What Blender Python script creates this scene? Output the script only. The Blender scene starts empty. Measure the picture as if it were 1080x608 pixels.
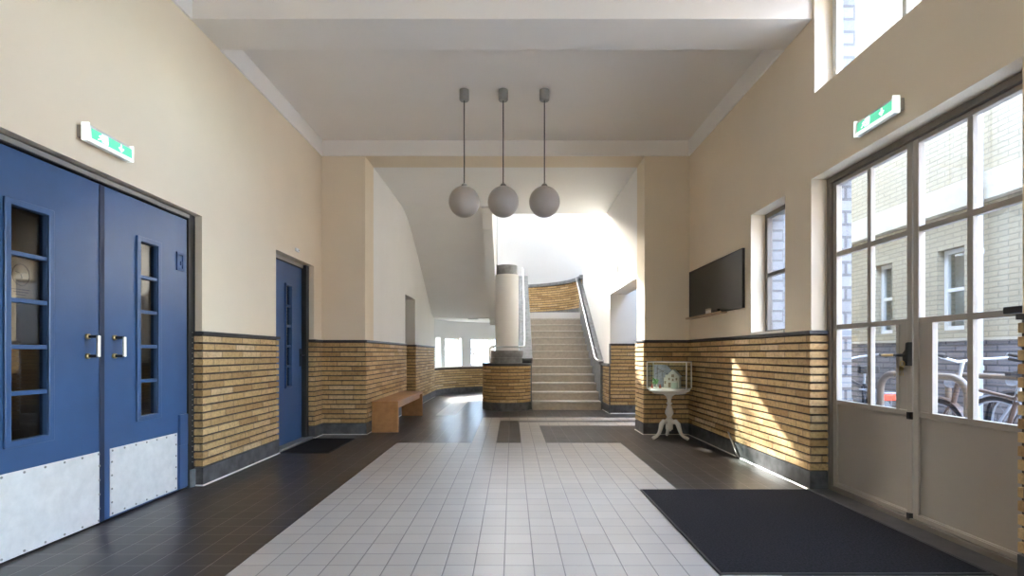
import bpy, bmesh, math, random
from mathutils import Vector, Matrix
random.seed(7)
S = bpy.context.scene
COL = S.collection
PI = math.pi

# ------------------------------------------------------------------ materials
def sl(c):
    c = c / 255.0
    return c / 12.92 if c <= 0.04045 else ((c + 0.055) / 1.055) ** 2.4
def rgb(r, g, b): return (sl(r), sl(g), sl(b), 1.0)

class NT:
    def __init__(s, name):
        s.m = bpy.data.materials.new(name); s.m.use_nodes = True
        s.t = s.m.node_tree; s.t.nodes.clear()
        s.out = s.n('ShaderNodeOutputMaterial')
    def n(s, typ, **kw):
        nd = s.t.nodes.new(typ)
        for k, v in kw.items(): setattr(nd, k, v)
        return nd
    def l(s, a, b): s.t.links.new(a, b)
    def math(s, op, a, b=None, c=None):
        nd = s.n('ShaderNodeMath', operation=op)
        for i, v in enumerate((a, b, c)):
            if v is None: continue
            if isinstance(v, (int, float)): nd.inputs[i].default_value = v
            else: s.l(v, nd.inputs[i])
        return nd.outputs[0]
    def mix(s, fac, a, b, mode='MIX'):
        nd = s.n('ShaderNodeMix', data_type='RGBA', blend_type=mode)
        for i, v in ((0, fac), (6, a), (7, b)):
            if isinstance(v, (int, float, tuple)): nd.inputs[i].default_value = v
            else: s.l(v, nd.inputs[i])
        return nd.outputs[2]
    def ramp(s, fac, stops, interp='LINEAR'):
        nd = s.n('ShaderNodeValToRGB'); cr = nd.color_ramp; cr.interpolation = interp
        while len(cr.elements) < len(stops): cr.elements.new(0.5)
        for e, (p, c) in zip(cr.elements, stops): e.position = p; e.color = c
        s.l(fac, nd.inputs[0]); return nd.outputs[0]
    def noise(s, vec, scale, detail=3.0, rough=0.55):
        nd = s.n('ShaderNodeTexNoise'); nd.inputs['Scale'].default_value = scale
        nd.inputs['Detail'].default_value = detail; nd.inputs['Roughness'].default_value = rough
        if vec is not None: s.l(vec, nd.inputs['Vector'])
        return nd.outputs['Fac']
    def pos(s): return s.n('ShaderNodeTexCoord').outputs['Object']
    def bump(s, h, strength, dist=0.01):
        nd = s.n('ShaderNodeBump'); nd.inputs['Strength'].default_value = strength
        nd.inputs['Distance'].default_value = dist; s.l(h, nd.inputs['Height']); return nd.outputs[0]
    def bsdf(s, col=None, rough=0.5, metal=0.0, normal=None, spec=0.5, **kw):
        b = s.n('ShaderNodeBsdfPrincipled')
        for k, v in (('Base Color', col), ('Roughness', rough), ('Metallic', metal), ('Normal', normal), ('Specular IOR Level', spec)):
            if v is None: continue
            if isinstance(v, (int, float, tuple)): b.inputs[k].default_value = v
            else: s.l(v, b.inputs[k])
        for k, v in kw.items(): b.inputs[k.replace('_', ' ')].default_value = v
        s.l(b.outputs[0], s.out.inputs[0]); return b

def plain(name, c, rough=0.5, metal=0.0, var=0.06, scale=6.0, bump=0.0, bscale=120.0, spec=0.5):
    t = NT(name); p = t.pos()
    n = t.noise(p, scale, 4.0)
    k = 1.0
    a = tuple(max(0, x * (1 - var)) for x in c[:3]) + (1,)
    b = tuple(min(1, x * (1 + var)) for x in c[:3]) + (1,)
    col = t.ramp(n, [(0.3, a), (0.7, b)])
    nr = t.bump(t.noise(p, bscale, 2.0), bump, 0.004) if bump else None
    t.bsdf(col, rough, metal, nr, spec)
    return t.m

def tile_mat(name, base, joint, rough, jw, var, spec=0.5):
    t = NT(name); p = t.pos()
    sx = t.n('ShaderNodeSeparateXYZ'); t.l(p, sx.inputs[0])
    u = t.math('DIVIDE', t.math('ADD', sx.outputs[0], 30 * 0.15 + 0.04), 0.15)
    v = t.math('DIVIDE', t.math('ADD', sx.outputs[1], 30 * 0.15 - 6.215 + 6.0), 0.15)
    fu = t.math('ABSOLUTE', t.math('SUBTRACT', t.math('FRACT', u), 0.5))
    fv = t.math('ABSOLUTE', t.math('SUBTRACT', t.math('FRACT', v), 0.5))
    mx = t.math('MAXIMUM', fu, fv)
    mask = t.math('GREATER_THAN', mx, 0.5 - jw)
    cb = t.n('ShaderNodeCombineXYZ'); t.l(t.math('FLOOR', u), cb.inputs[0]); t.l(t.math('FLOOR', v), cb.inputs[1])
    wn = t.n('ShaderNodeTexWhiteNoise'); t.l(cb.outputs[0], wn.inputs[0])
    lo = tuple(x * (1 - var) for x in base[:3]) + (1,); hi = tuple(min(1, x * (1 + var)) for x in base[:3]) + (1,)
    c1 = t.ramp(wn.outputs[0], [(0.0, lo), (1.0, hi)])
    dirt = t.noise(p, 2.2, 5.0)
    c2 = t.mix(t.math('MULTIPLY', dirt, 0.35), c1, tuple(x * 0.75 for x in base[:3]) + (1,))
    col = t.mix(mask, c2, joint)
    soft = t.n('ShaderNodeMapRange'); soft.inputs[1].default_value = 0.5 - jw * 2.2; soft.inputs[2].default_value = 0.5 - jw * 0.6
    soft.inputs[3].default_value = 1.0; soft.inputs[4].default_value = 0.0; t.l(mx, soft.inputs[0])
    h = t.math('ADD', soft.outputs[0], t.math('MULTIPLY', t.noise(p, 45, 2.0), 0.25))
    h = t.math('ADD', h, t.math('MULTIPLY', wn.outputs[0], 0.15))
    rr = t.n('ShaderNodeMapRange'); rr.inputs[3].default_value = rough - 0.03; rr.inputs[4].default_value = rough + 0.06
    t.l(t.noise(p, 5.0, 4.0), rr.inputs[0])
    t.bsdf(col, rr.outputs[0], 0, t.bump(h, 0.35, 0.004), spec)
    return t.m

PITCH, BASE0 = 0.0635, 0.15
def brick_mat(name, stops, L=0.30):
    t = NT(name)
    uv = t.n('ShaderNodeTexCoord').outputs['UV']
    sx = t.n('ShaderNodeSeparateXYZ'); t.l(uv, sx.inputs[0])
    row = t.math('FLOOR', t.math('DIVIDE', t.math('SUBTRACT', sx.outputs[1], BASE0 - 0.003), PITCH))
    w1 = t.n('ShaderNodeTexWhiteNoise', noise_dimensions='1D'); t.l(row, w1.inputs['W'])
    off = t.math('ADD', t.math('MULTIPLY', t.math('MODULO', row, 2.0), 0.5), t.math('MULTIPLY', w1.outputs[0], 0.35))
    u = t.math('ADD', t.math('DIVIDE', t.math('ADD', sx.outputs[0], 40.0), L), off)
    cell = t.math('FLOOR', u)
    cb = t.n('ShaderNodeCombineXYZ'); t.l(cell, cb.inputs[0]); t.l(row, cb.inputs[1])
    wn = t.n('ShaderNodeTexWhiteNoise'); t.l(cb.outputs[0], wn.inputs[0])
    col = t.ramp(wn.outputs[0], stops)
    p = t.pos()
    n = t.noise(p, 30, 6.0, 0.75)
    col = t.mix(0.85, col, t.ramp(n, [(0.28, (0.42, 0.36, 0.30, 1)), (0.5, (0.9, 0.88, 0.86, 1)), (0.7, (1.12, 1.12, 1.1, 1))]), 'MULTIPLY')
    fu = t.math('ABSOLUTE', t.math('SUBTRACT', t.math('FRACT', u), 0.5))
    vj = t.math('GREATER_THAN', fu, 0.5 - 0.006 / L)
    col = t.mix(t.math('MULTIPLY', vj, 0.6), col, (0.14, 0.10, 0.07, 1))
    h = t.math('ADD', t.math('MULTIPLY', n, 0.6), t.math('SUBTRACT', 1.0, vj))
    t.bsdf(col, 0.72, 0, t.bump(h, 0.7, 0.010), 0.4)
    return t.m

def outer_brick(name, c1, c2, mortar, w=0.25, h=0.08, ms=0.012):
    t = NT(name); p = t.pos()
    sx = t.n('ShaderNodeSeparateXYZ'); t.l(p, sx.inputs[0])
    cb = t.n('ShaderNodeCombineXYZ'); t.l(t.math('ADD', sx.outputs[0], sx.outputs[1]), cb.inputs[0]); t.l(sx.outputs[2], cb.inputs[1])
    b = t.n('ShaderNodeTexBrick'); t.l(cb.outputs[0], b.inputs['Vector'])
    b.inputs['Color1'].default_value = c1; b.inputs['Color2'].default_value = c2; b.inputs['Mortar'].default_value = mortar
    b.inputs['Scale'].default_value = 1.0; b.inputs['Brick Width'].default_value = w; b.inputs['Row Height'].default_value = h
    b.inputs['Mortar Size'].default_value = ms
    col = t.mix(0.3, b.outputs[0], t.ramp(t.noise(p, 14, 5), [(0.3, (0.6, 0.6, 0.6, 1)), (0.7, (1, 1, 1, 1))]), 'MULTIPLY')
    t.bsdf(col, 0.8, 0, t.bump(t.math('SUBTRACT', 1.0, b.outputs[1]), 0.5, 0.01))
    return t.m

def wood_mat(name, c1, c2, scale=(3, 3, 40)):
    t = NT(name); p = t.pos()
    mp = t.n('ShaderNodeMapping'); mp.inputs['Scale'].default_value = scale; t.l(p, mp.inputs[0])
    n = t.noise(mp.outputs[0], 1.6, 6, 0.65)
    t.bsdf(t.ramp(n, [(0.3, c1), (0.7, c2)]), 0.42, 0, t.bump(n, 0.08, 0.003))
    return t.m

def glass_mat(name, f0=0.04, tint=(0.93, 0.96, 0.97, 1), rough=0.0):
    t = NT(name)
    lw = t.n('ShaderNodeLayerWeight'); lw.inputs[0].default_value = 0.5
    f = t.math('ADD', t.math('MULTIPLY', t.math('POWER', lw.outputs['Facing'], 5.0), 1 - f0), f0)
    tr = t.n('ShaderNodeBsdfTransparent'); tr.inputs[0].default_value = tint
    gl = t.n('ShaderNodeBsdfGlossy'); gl.inputs['Roughness'].default_value = rough
    mx = t.n('ShaderNodeMixShader'); t.l(f, mx.inputs[0]); t.l(tr.outputs[0], mx.inputs[1]); t.l(gl.outputs[0], mx.inputs[2])
    t.l(mx.outputs[0], t.out.inputs[0]); return t.m

def emit_mat(name, c, strength, base=None):
    t = NT(name); b = t.bsdf(base or c, 0.3)
    b.inputs['Emission Color'].default_value = c; b.inputs['Emission Strength'].default_value = strength
    return t.m

M = {}
M['cream'] = plain('cream_plaster', (0.80, 0.69, 0.535, 1), 0.75, var=0.025, scale=1.5, bump=0.12, bscale=160)
M['white'] = plain('white_plaster', (0.87, 0.85, 0.82, 1), 0.75, var=0.02, scale=1.5, bump=0.10, bscale=160)
M['apse'] = plain('cool_white_plaster', (0.72, 0.72, 0.72, 1), 0.75, var=0.02, scale=1.5)
M['ceil'] = plain('ceiling_paint', (0.85, 0.805, 0.75, 1), 0.7, var=0.02, scale=1.0)
M['cornice'] = plain('cornice_paint', (0.88, 0.85, 0.81, 1), 0.55, var=0.02, scale=2.0)
M['tile_w'] = tile_mat('pale_floor_tile', (0.46, 0.425, 0.39, 1), (0.17, 0.155, 0.15, 1), 0.34, 0.019, 0.06)
M['tile_d'] = tile_mat('charcoal_floor_tile', (0.040, 0.033, 0.031, 1), (0.20, 0.175, 0.16, 1), 0.30, 0.013, 0.20)
BR = [(0.0, (0.44, 0.27, 0.115, 1)), (0.3, (0.55, 0.37, 0.17, 1)), (0.55, (0.66, 0.465, 0.235, 1)), (0.8, (0.58, 0.38, 0.17, 1)), (1.0, (0.74, 0.57, 0.35, 1))]
M['brick'] = brick_mat('yellow_brick', BR, 0.33)
M['mortar'] = plain('raked_mortar', (0.085, 0.066, 0.05, 1), 0.95, var=0.3, scale=30)
M['stone'] = plain('dark_bluestone', (0.085, 0.085, 0.088, 1), 0.45, var=0.5, scale=9, bump=0.2, bscale=60)
M['stone_lt'] = plain('grey_coping_stone', (0.21, 0.213, 0.215, 1), 0.45, var=0.25, scale=12, bump=0.15, bscale=90)
M['cap'] = plain('dark_glazed_cap', (0.042, 0.039, 0.042, 1), 0.5, var=0.3, scale=10)
M['blue'] = plain('blue_door_paint', (0.038, 0.088, 0.205, 1), 0.28, var=0.10, scale=2.5, bump=0.05, bscale=60)
M['blue_d'] = plain('blue_moulding_paint', (0.022, 0.06, 0.17, 1), 0.4, var=0.1)
M['blue_k'] = plain('painted_gap_shade', (0.010, 0.022, 0.06, 1), 0.5)  # near-black blue: shade of the gap between door leaves put into colour
M['black'] = plain('black_frame_paint', (0.016, 0.015, 0.016, 1), 0.42, var=0.2)
M['alu'] = plain('scuffed_aluminium', (0.76, 0.75, 0.735, 1), 0.48, 0.25, var=0.07, scale=16, bump=0.12, bscale=40)
M['steel'] = plain('brushed_steel', (0.62, 0.60, 0.57, 1), 0.28, 0.95, var=0.08)
M['chrome'] = plain('polished_rail', (0.58, 0.58, 0.58, 1), 0.28, 0.85, var=0.03)
M['grey'] = plain('greige_door_paint', (0.36, 0.32, 0.275, 1), 0.42, var=0.05, scale=2)
M['grey_d'] = plain('brown_grey_frame', (0.17, 0.145, 0.12, 1), 0.45, var=0.08)
M['lead'] = plain('grey_lamp_cap', (0.30, 0.29, 0.27, 1), 0.42, 0.3, var=0.08)
M['opal'] = plain('opal_globe_glass', (0.38, 0.345, 0.31, 1), 0.3, var=0.04, scale=3)
M['wood'] = wood_mat('oak_veneer', (0.36, 0.165, 0.058, 1), (0.50, 0.25, 0.095, 1), (6, 2, 8))
M['ledgewood'] = wood_mat('ledge_wood', (0.34, 0.21, 0.11, 1), (0.5, 0.34, 0.19, 1), (10, 2, 30))
M['board'] = plain('slate_board', (0.022, 0.020, 0.018, 1), 0.30, var=0.3, scale=3)
M['whitepaint'] = plain('white_gloss_paint', (0.78, 0.75, 0.70, 1), 0.3, var=0.04)
M['plastic'] = plain('white_plastic', (0.80, 0.81, 0.80, 1), 0.35, var=0.02)
M['green'] = emit_mat('lit_green_panel', (0.13, 0.60, 0.38, 1), 0.30, (0.05, 0.4, 0.22, 1))
M['plastic_lit'] = emit_mat('glowing_white_diffuser', (0.9, 1.0, 0.96, 1), 0.22, (0.8, 0.81, 0.8, 1))
M['picto'] = emit_mat('lit_white_symbol', (0.85, 1.0, 0.93, 1), 0.6)
M['mat'] = plain('coir_mat', (0.014, 0.013, 0.016, 1), 0.95, var=0.7, scale=90, bump=0.9, bscale=260, spec=0.12)
M['step'] = plain('terrazzo_step', (0.50, 0.435, 0.355, 1), 0.5, var=0.12, scale=14)
M['nosing'] = plain('pale_nosing', (0.60, 0.56, 0.50, 1), 0.45, var=0.1, scale=20)
M['glass'] = glass_mat('window_glass', 0.085)
M['glass_case'] = glass_mat('case_glass', 0.045, (0.95, 0.98, 0.97, 1))
M['glass_dk'] = glass_mat('vestibule_glass', 0.07, (0.75, 0.72, 0.68, 1))
M['brass'] = plain('aged_brass', (0.50, 0.36, 0.16, 1), 0.3, 0.9, var=0.1)
M['rubber'] = plain('black_rubber', (0.02, 0.02, 0.022, 1), 0.6)
M['paper'] = plain('pale_paper', (0.42, 0.37, 0.30, 1), 0.8)
M['ink'] = plain('grey_ink', (0.07, 0.06, 0.05, 1), 0.8)
M['red'] = plain('red_reflector', (0.75, 0.09, 0.04, 1), 0.25)
M['bike_blk'] = plain('dark_bike_enamel', (0.03, 0.03, 0.035, 1), 0.3)
M['bike_brn'] = plain('brown_bike_enamel', (0.10, 0.06, 0.045, 1), 0.35)
M['bike_slv'] = plain('silver_bike_enamel', (0.34, 0.35, 0.38, 1), 0.3, 0.4)
M['leather'] = plain('dark_saddle_leather', (0.03, 0.026, 0.024, 1), 0.5)
M['rack'] = plain('taupe_steel_tube', (0.15, 0.11, 0.08, 1), 0.45)
M['pave'] = outer_brick('courtyard_paving', (0.56, 0.54, 0.51, 1), (0.50, 0.48, 0.46, 1), (0.30, 0.29, 0.27, 1), 0.3, 0.3)
M['ob_cream'] = outer_brick('pale_courtyard_brick', (0.44, 0.37, 0.255, 1), (0.40, 0.335, 0.23, 1), (0.29, 0.245, 0.175, 1), 0.26, 0.068, 0.009)
M['ob_dark'] = outer_brick('purple_grey_brick', (0.25, 0.215, 0.21, 1), (0.19, 0.17, 0.17, 1), (0.10, 0.095, 0.10, 1), 0.30, 0.085, 0.012)
M['ob_grey'] = outer_brick('grey_outer_brick', (0.23, 0.235, 0.245, 1), (0.18, 0.185, 0.195, 1), (0.09, 0.09, 0.10, 1), 0.24, 0.10, 0.012)
M['concrete'] = plain('pale_concrete', (0.50, 0.44, 0.34, 1), 0.8, var=0.1)
M['pvc'] = plain('pale_drainpipe', (0.66, 0.70, 0.76, 1), 0.35)
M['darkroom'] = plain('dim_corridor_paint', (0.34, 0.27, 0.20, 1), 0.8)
M['bark'] = plain('tree_bark', (0.12, 0.095, 0.075, 1), 0.9, var=0.3, scale=20)
M['lawn'] = plain('rough_lawn', (0.12, 0.14, 0.07, 1), 0.95, var=0.4, scale=8)
M['leafgreen'] = plain('model_green', (0.08, 0.24, 0.07, 1), 0.7)
M['modelred'] = plain('model_red', (0.42, 0.07, 0.05, 1), 0.6)
M['mint'] = plain('pale_mint_card', (0.62, 0.70, 0.62, 1), 0.6)
M['backcard'] = plain('blue_grey_card', (0.30, 0.32, 0.42, 1), 0.7, var=0.3, scale=25)

# ------------------------------------------------------------------ mesh builder
class MB:
    def __init__(s, T=None):
        s.bm = bmesh.new(); s.T = T; s.uv = s.bm.loops.layers.uv.new('UVMap'); s.mi = 0
    def v(s, p):
        p = Vector(p)
        if s.T: p = Vector(s.T(p))
        return s.bm.verts.new(p)
    def f(s, vs, mi=None):
        try: fc = s.bm.faces.new(vs)
        except ValueError: return None
        fc.material_index = s.mi if mi is None else mi
        return fc
    def box(s, x0, x1, y0, y1, z0, z1):
        vs = [s.v((x, y, z)) for x in (x0, x1) for y in (y0, y1) for z in (z0, z1)]
        for q in ((0, 1, 3, 2), (4, 6, 7, 5), (0, 4, 5, 1), (2, 3, 7, 6), (0, 2, 6, 4), (1, 5, 7, 3)):
            s.f([vs[i] for i in q])
        return s
    def prism(s, pts, a, b, axis='y'):
        """closed 2D outline extruded along an axis. axis y: pts=(x,z); x: pts=(y,z); z: pts=(x,y)"""
        def mk(p, t): return {'y': (p[0], t, p[1]), 'x': (t, p[0], p[1]), 'z': (p[0], p[1], t)}[axis]
        A = [s.v(mk(p, a)) for p in pts]; B = [s.v(mk(p, b)) for p in pts]
        s.f(A); s.f(B[::-1]); n = len(pts)
        for i in range(n): s.f([A[i], B[i], B[(i + 1) % n], A[(i + 1) % n]])
        return s
    def tube(s, pts, r, n=10, cap=True, closed=False):
        P = [Vector(p) for p in pts]; rings = []
        rs = r if isinstance(r, (list, tuple)) else [r] * len(P)
        up = None
        for i, p in enumerate(P):
            if closed: d = P[(i + 1) % len(P)] - P[i - 1]
            else: d = P[min(i + 1, len(P) - 1)] - P[max(i - 1, 0)]
            d.normalize()
            if up is None:
                up = Vector((0, 0, 1)) if abs(d.z) < 0.9 else Vector((1, 0, 0))
            a = d.cross(up); a.normalize(); b = a.cross(d); b.normalize(); up = b
            rings.append([s.v(p + (a * math.cos(2 * PI * k / n) + b * math.sin(2 * PI * k / n)) * rs[i]) for k in range(n)])
        m = len(rings)
        for i in range(m if closed else m - 1):
            R0, R1 = rings[i], rings[(i + 1) % m]
            for k in range(n): s.f([R0[k], R0[(k + 1) % n], R1[(k + 1) % n], R1[k]])
        if cap and not closed: s.f(rings[0][::-1]); s.f(rings[-1])
        return s
    def lathe(s, prof, c=(0, 0, 0), n=32, axis='z', mis=None):
        c = Vector(c); rings = []
        for (r, h) in prof:
            if r < 1e-6:
                p = {'z': (0, 0, h), 'x': (h, 0, 0), 'y': (0, h, 0)}[axis]
                rings.append([s.v(c + Vector(p))])
            else:
                R = []
                for k in range(n):
                    a = 2 * PI * k / n; x, y = r * math.cos(a), r * math.sin(a)
                    R.append(s.v(c + Vector({'z': (x, y, h), 'x': (h, x, y), 'y': (x, h, y)}[axis])))
                rings.append(R)
        for i in range(len(rings) - 1):
            A, B = rings[i], rings[i + 1]; mi = mis[i] if mis else None
            for k in range(n):
                k2 = (k + 1) % n
                if len(A) == 1 and len(B) == 1: continue
                if len(A) == 1: s.f([A[0], B[k], B[k2]], mi)
                elif len(B) == 1: s.f([A[k], A[k2], B[0]], mi)
                else: s.f([A[k], A[k2], B[k2], B[k]], mi)
        if len(rings[0]) > 1: s.f(rings[0][::-1], mis[0] if mis else None)
        if len(rings[-1]) > 1: s.f(rings[-1], mis[-1] if mis else None)
        return s
    def grid(s, us, vs, hole, w0, w1, mp):
        """slab with holes: cells of us x vs, hole(u,v) tells an opening, thickness w0..w1"""
        nu, nv = len(us) - 1, len(vs) - 1
        fill = [[not hole((us[i] + us[i + 1]) / 2, (vs[j] + vs[j + 1]) / 2) for j in range(nv)] for i in range(nu)]
        cache = {}
        def V(i, j, w):
            k = (i, j, w)
            if k not in cache: cache[k] = s.v(mp(us[i], vs[j], w1 if w else w0))
            return cache[k]
        def ok(i, j): return 0 <= i < nu and 0 <= j < nv and fill[i][j]
        for i in range(nu):
            for j in range(nv):
                if not fill[i][j]: continue
                for w in (0, 1): s.f([V(i, j, w), V(i + 1, j, w), V(i + 1, j + 1, w), V(i, j + 1, w)])
                for (di, dj, a, b) in ((-1, 0, (i, j), (i, j + 1)), (1, 0, (i + 1, j), (i + 1, j + 1)), (0, -1, (i, j), (i + 1, j)), (0, 1, (i, j + 1), (i + 1, j + 1))):
                    if not ok(i + di, j + dj): s.f([V(*a, 0), V(*b, 0), V(*b, 1), V(*a, 1)])
        return s
    def sweep(s, path, prof, mats, z0=0.0, closed=False):
        """profile [(offset to the left of the path, z)], one material index per profile edge"""
        P = [Vector((p[0], p[1])) for p in path]; n = len(P); offs = []; L = [0.0]
        for i in range(1, n): L.append(L[-1] + (P[i] - P[i - 1]).length)
        def nrm(a, b):
            d = (b - a).normalized(); return Vector((-d.y, d.x))
        for i in range(n):
            n1 = nrm(P[i - 1], P[i]) if i > 0 else None
            n2 = nrm(P[i], P[i + 1]) if i < n - 1 else None
            if n1 is None: offs.append(n2)
            elif n2 is None: offs.append(n1)
            else:
                m = n1 + n2; m = m / max(0.15, m.dot(n1)) if m.length > 1e-6 else n1
                offs.append(m)
        rows = [[s.v((P[i].x + offs[i].x * d, P[i].y + offs[i].y * d, z0 + z)) for (d, z) in prof] for i in range(n)]
        for i in range(n - 1):
            for j in range(len(prof) - 1):
                fc = s.f([rows[i][j], rows[i + 1][j], rows[i + 1][j + 1], rows[i][j + 1]], mats[j])
                if fc:
                    zz = [prof[j][1], prof[j][1], prof[j + 1][1], prof[j + 1][1]]
                    mid = (prof[j][1] + prof[j + 1][1]) / 2
                    for lp, uu, z in zip(fc.loops, (L[i], L[i + 1], L[i + 1], L[i]), zz):
                        lp[s.uv].uv = (uu, z if abs(prof[j][1] - prof[j + 1][1]) > 1e-6 else mid)
        for e in (0, n - 1):
            s.f(rows[e] if e == 0 else rows[e][::-1], mats[0])
        return s
    def done(s, name, mats, parent=None, bevel=0.0, smooth=None):
        bmesh.ops.recalc_face_normals(s.bm, faces=s.bm.faces)
        me = bpy.data.meshes.new(name); s.bm.to_mesh(me); s.bm.free()
        for m in (mats if isinstance(mats, (list, tuple)) else [mats]): me.materials.append(M[m] if isinstance(m, str) else m)
        if smooth:
            for p in me.polygons: p.use_smooth = True
            me.set_sharp_from_angle(angle=math.radians(smooth))
        o = bpy.data.objects.new(name, me); COL.objects.link(o)
        if parent is not None: o.parent = parent
        if bevel:
            b = o.modifiers.new('edge', 'BEVEL'); b.width = bevel; b.segments = 2; b.limit_method = 'ANGLE'; b.angle_limit = math.radians(40)
        return o

def tag(o, label, cat, group=None, kind=None):
    o['label'] = label; o['category'] = cat
    if group: o['group'] = group
    if kind: o['kind'] = kind
    return o
def struct(o, label, cat): return tag(o, label, cat, None, 'structure')
def empty(name, label, cat, loc=(0, 0, 0), rz=0.0, group=None, kind=None):
    o = bpy.data.objects.new(name, None); COL.objects.link(o); o.location = loc; o.rotation_euler = (0, 0, rz)
    return tag(o, label, cat, group, kind)
def kids(o): return [c for c in bpy.data.objects if c.parent == o]
def copy_tree(o, parent=None):
    c = o.copy(); COL.objects.link(c)
    if parent is not None: c.parent = parent
    for k in kids(o): copy_tree(k, c)
    return c
def arc(cx, cy, r, a0, a1, n): return [(cx + r * math.cos(math.radians(a0 + (a1 - a0) * i / n)), cy + r * math.sin(math.radians(a0 + (a1 - a0) * i / n))) for i in range(n + 1)]

# ------------------------------------------------------------------ dimensions
XL, XR, YB = -2.54, 2.37, 6.87
HL, HR = -1.96, 1.77            # hall beyond the portal
CZ = 3.92                       # ceiling
OZ = 3.715                      # portal head
ACX, ACY, AR = -0.10, 12.90, 1.87   # apse of the stairwell
TOPZ = 7.6

# ------------------------------------------------------------------ floor
white_at = lambda x, y: ((y < 6.215 and -1.39 < x < 1.31) or (-0.49 < x < -0.19 and 6 < y < 8.69) or (0.11 < x < 0.41 and 6 < y < 8.09)
                         or (8.315 < y < 8.69 and -0.49 < x < 2.6) or (7.715 < y < 8.09 and 0.11 < x < 2.6) or (-1.34 < x < -0.99 and 9.0 < y < 12.7))
xs = [-2.9, -1.39, -1.34, -0.99, -0.49, -0.19, 0.11, 0.41, 1.31, 2.6, 4.4]
ys = [-3.3, 2.2, 6.215, 7.05, 7.715, 8.09, 8.315, 8.69, 9.0, 12.7, 15.1]
mb = MB(); vc = {}
def fv(i, j):
    if (i, j) not in vc: vc[(i, j)] = mb.v((xs[i], ys[j], 0))
    return vc[(i, j)]
for i in range(len(xs) - 1):
    for j in range(len(ys) - 1):
        x, y = (xs[i] + xs[i + 1]) / 2, (ys[j] + ys[j + 1]) / 2
        if x > 2.6 and not 7.05 < y < 9.6: continue
        mb.f([fv(i, j), fv(i + 1, j), fv(i + 1, j + 1), fv(i, j + 1)], 0 if white_at(x, y) else 1)
fl = mb.done('floor', ['tile_w', 'tile_d'])
struct(fl, 'tiled floor with a pale field framed in charcoal tiles', 'floor')

# ------------------------------------------------------------------ walls
def wallX(name, x0, x1, us, vs, hole, mat):
    return MB().grid(us, vs, hole, x0, x1, lambda u, v, w: (w, u, v)).done(name, mat)
def wallY(name, y0, y1, us, vs, hole, mat):
    return MB().grid(us, vs, hole, y0, y1, lambda u, v, w: (u, w, v)).done(name, mat)
inr = lambda a, lo, hi: lo < a < hi
wl = wallX('wall_left', XL, -2.9, [-3.3, 2.33, 4.218, 5.541, 6.6, YB], [0, 2.2, 2.204, 4.7],
           lambda u, v: (inr(u, 2.33, 4.218) and v < 2.204) or (inr(u, 5.541, 6.6) and v < 2.2), 'cream')
struct(wl, 'cream plaster wall with the blue doors', 'wall')
wr = wallX('wall_right', XR, 2.555, [-3.3, -1.4, 2.1, 2.39, 2.7, 4.034, 4.078, 4.468, 5.107, YB], [0, 0.3, 1.265, 2.455, 2.46, 3.12, 3.95, 4.7],
           lambda u, v: (inr(u, -1.4, 2.1) and inr(v, 0.3, 2.46)) or (inr(u, 2.39, 4.078) and v < 2.46) or (inr(u, 4.468, 5.107) and inr(v, 1.265, 2.455)) or (inr(u, 2.7, 4.034) and inr(v, 3.12, 3.95)), 'cream')
struct(wr, 'cream plaster wall with the glazed courtyard door and blackboard', 'wall')
wb = wallY('wall_back', YB, 7.28, [-2.9, HL, HR, 2.66], [0, OZ, 4.7], lambda u, v: inr(u, HL, HR) and v < OZ, 'cream')
struct(wb, 'cream plaster piers framing the opening to the stair hall', 'wall')
hl = wallX('wall_hall_left', HL, -2.26, [7.28, 9.45, 10.42, ACY + 0.05], [0, 2.17, TOPZ], lambda u, v: inr(u, 9.45, 10.42) and v < 2.17, 'white')
struct(hl, 'white stair hall wall behind the bench with a narrow doorway', 'wall')
hr = wallX('wall_hall_right', HR, 2.07, [7.28, 9.29, ACY + 0.05], [0, 2.15, TOPZ], lambda u, v: u < 9.29 and v < 2.15, 'white')
struct(hr, 'white sunlit wall right of the stairs above the passage opening', 'wall')
# passage to the right of the hall
mb = MB(); mb.box(2.07, 4.4, 9.29, 9.6, 0, 2.6)
pw = mb.done('wall_passage', 'white'); struct(pw, 'white passage wall seen through the opening right of the stairs', 'wall')
mb = MB(); mb.grid([2.0, 2.2, 4.2, 4.6], [7.28, 7.45, 9.12, 9.6], lambda u, v: inr(u, 2.2, 4.2) and inr(v, 7.45, 9.12), 2.6, 2.75, lambda u, v, w: (u, v, w))
struct(mb.done('ceiling_passage', 'ceil'), 'passage ceiling beyond the right opening', 'ceiling')
mb = MB(); mb.grid([7.28, 7.45, 9.1, 9.6], [0, 0.4, 2.4, 2.6], lambda u, v: inr(u, 7.45, 9.1) and inr(v, 0.4, 2.4), 4.4, 4.6, lambda u, v, w: (w, u, v))
struct(mb.done('wall_passage_end', 'cream'), 'end wall of the passage with an added window', 'wall')
# side room behind the hall doorway
mb = MB(); mb.box(-3.3, -3.2, 8.8, 11.2, 0, 2.6); mb.box(-3.2, -2.26, 11.1, 11.2, 0, 2.6); mb.box(-3.2, -2.26, 8.8, 8.9, 0, 2.6); mb.box(-3.2, -2.26, 8.9, 11.1, 2.5, 2.6)
mb.box(-3.2, -2.26, 8.9, 11.1, -0.1, 0.0)
struct(mb.done('wall_side_room', 'cream'), 'plain side room behind the hall doorway', 'wall')
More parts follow.
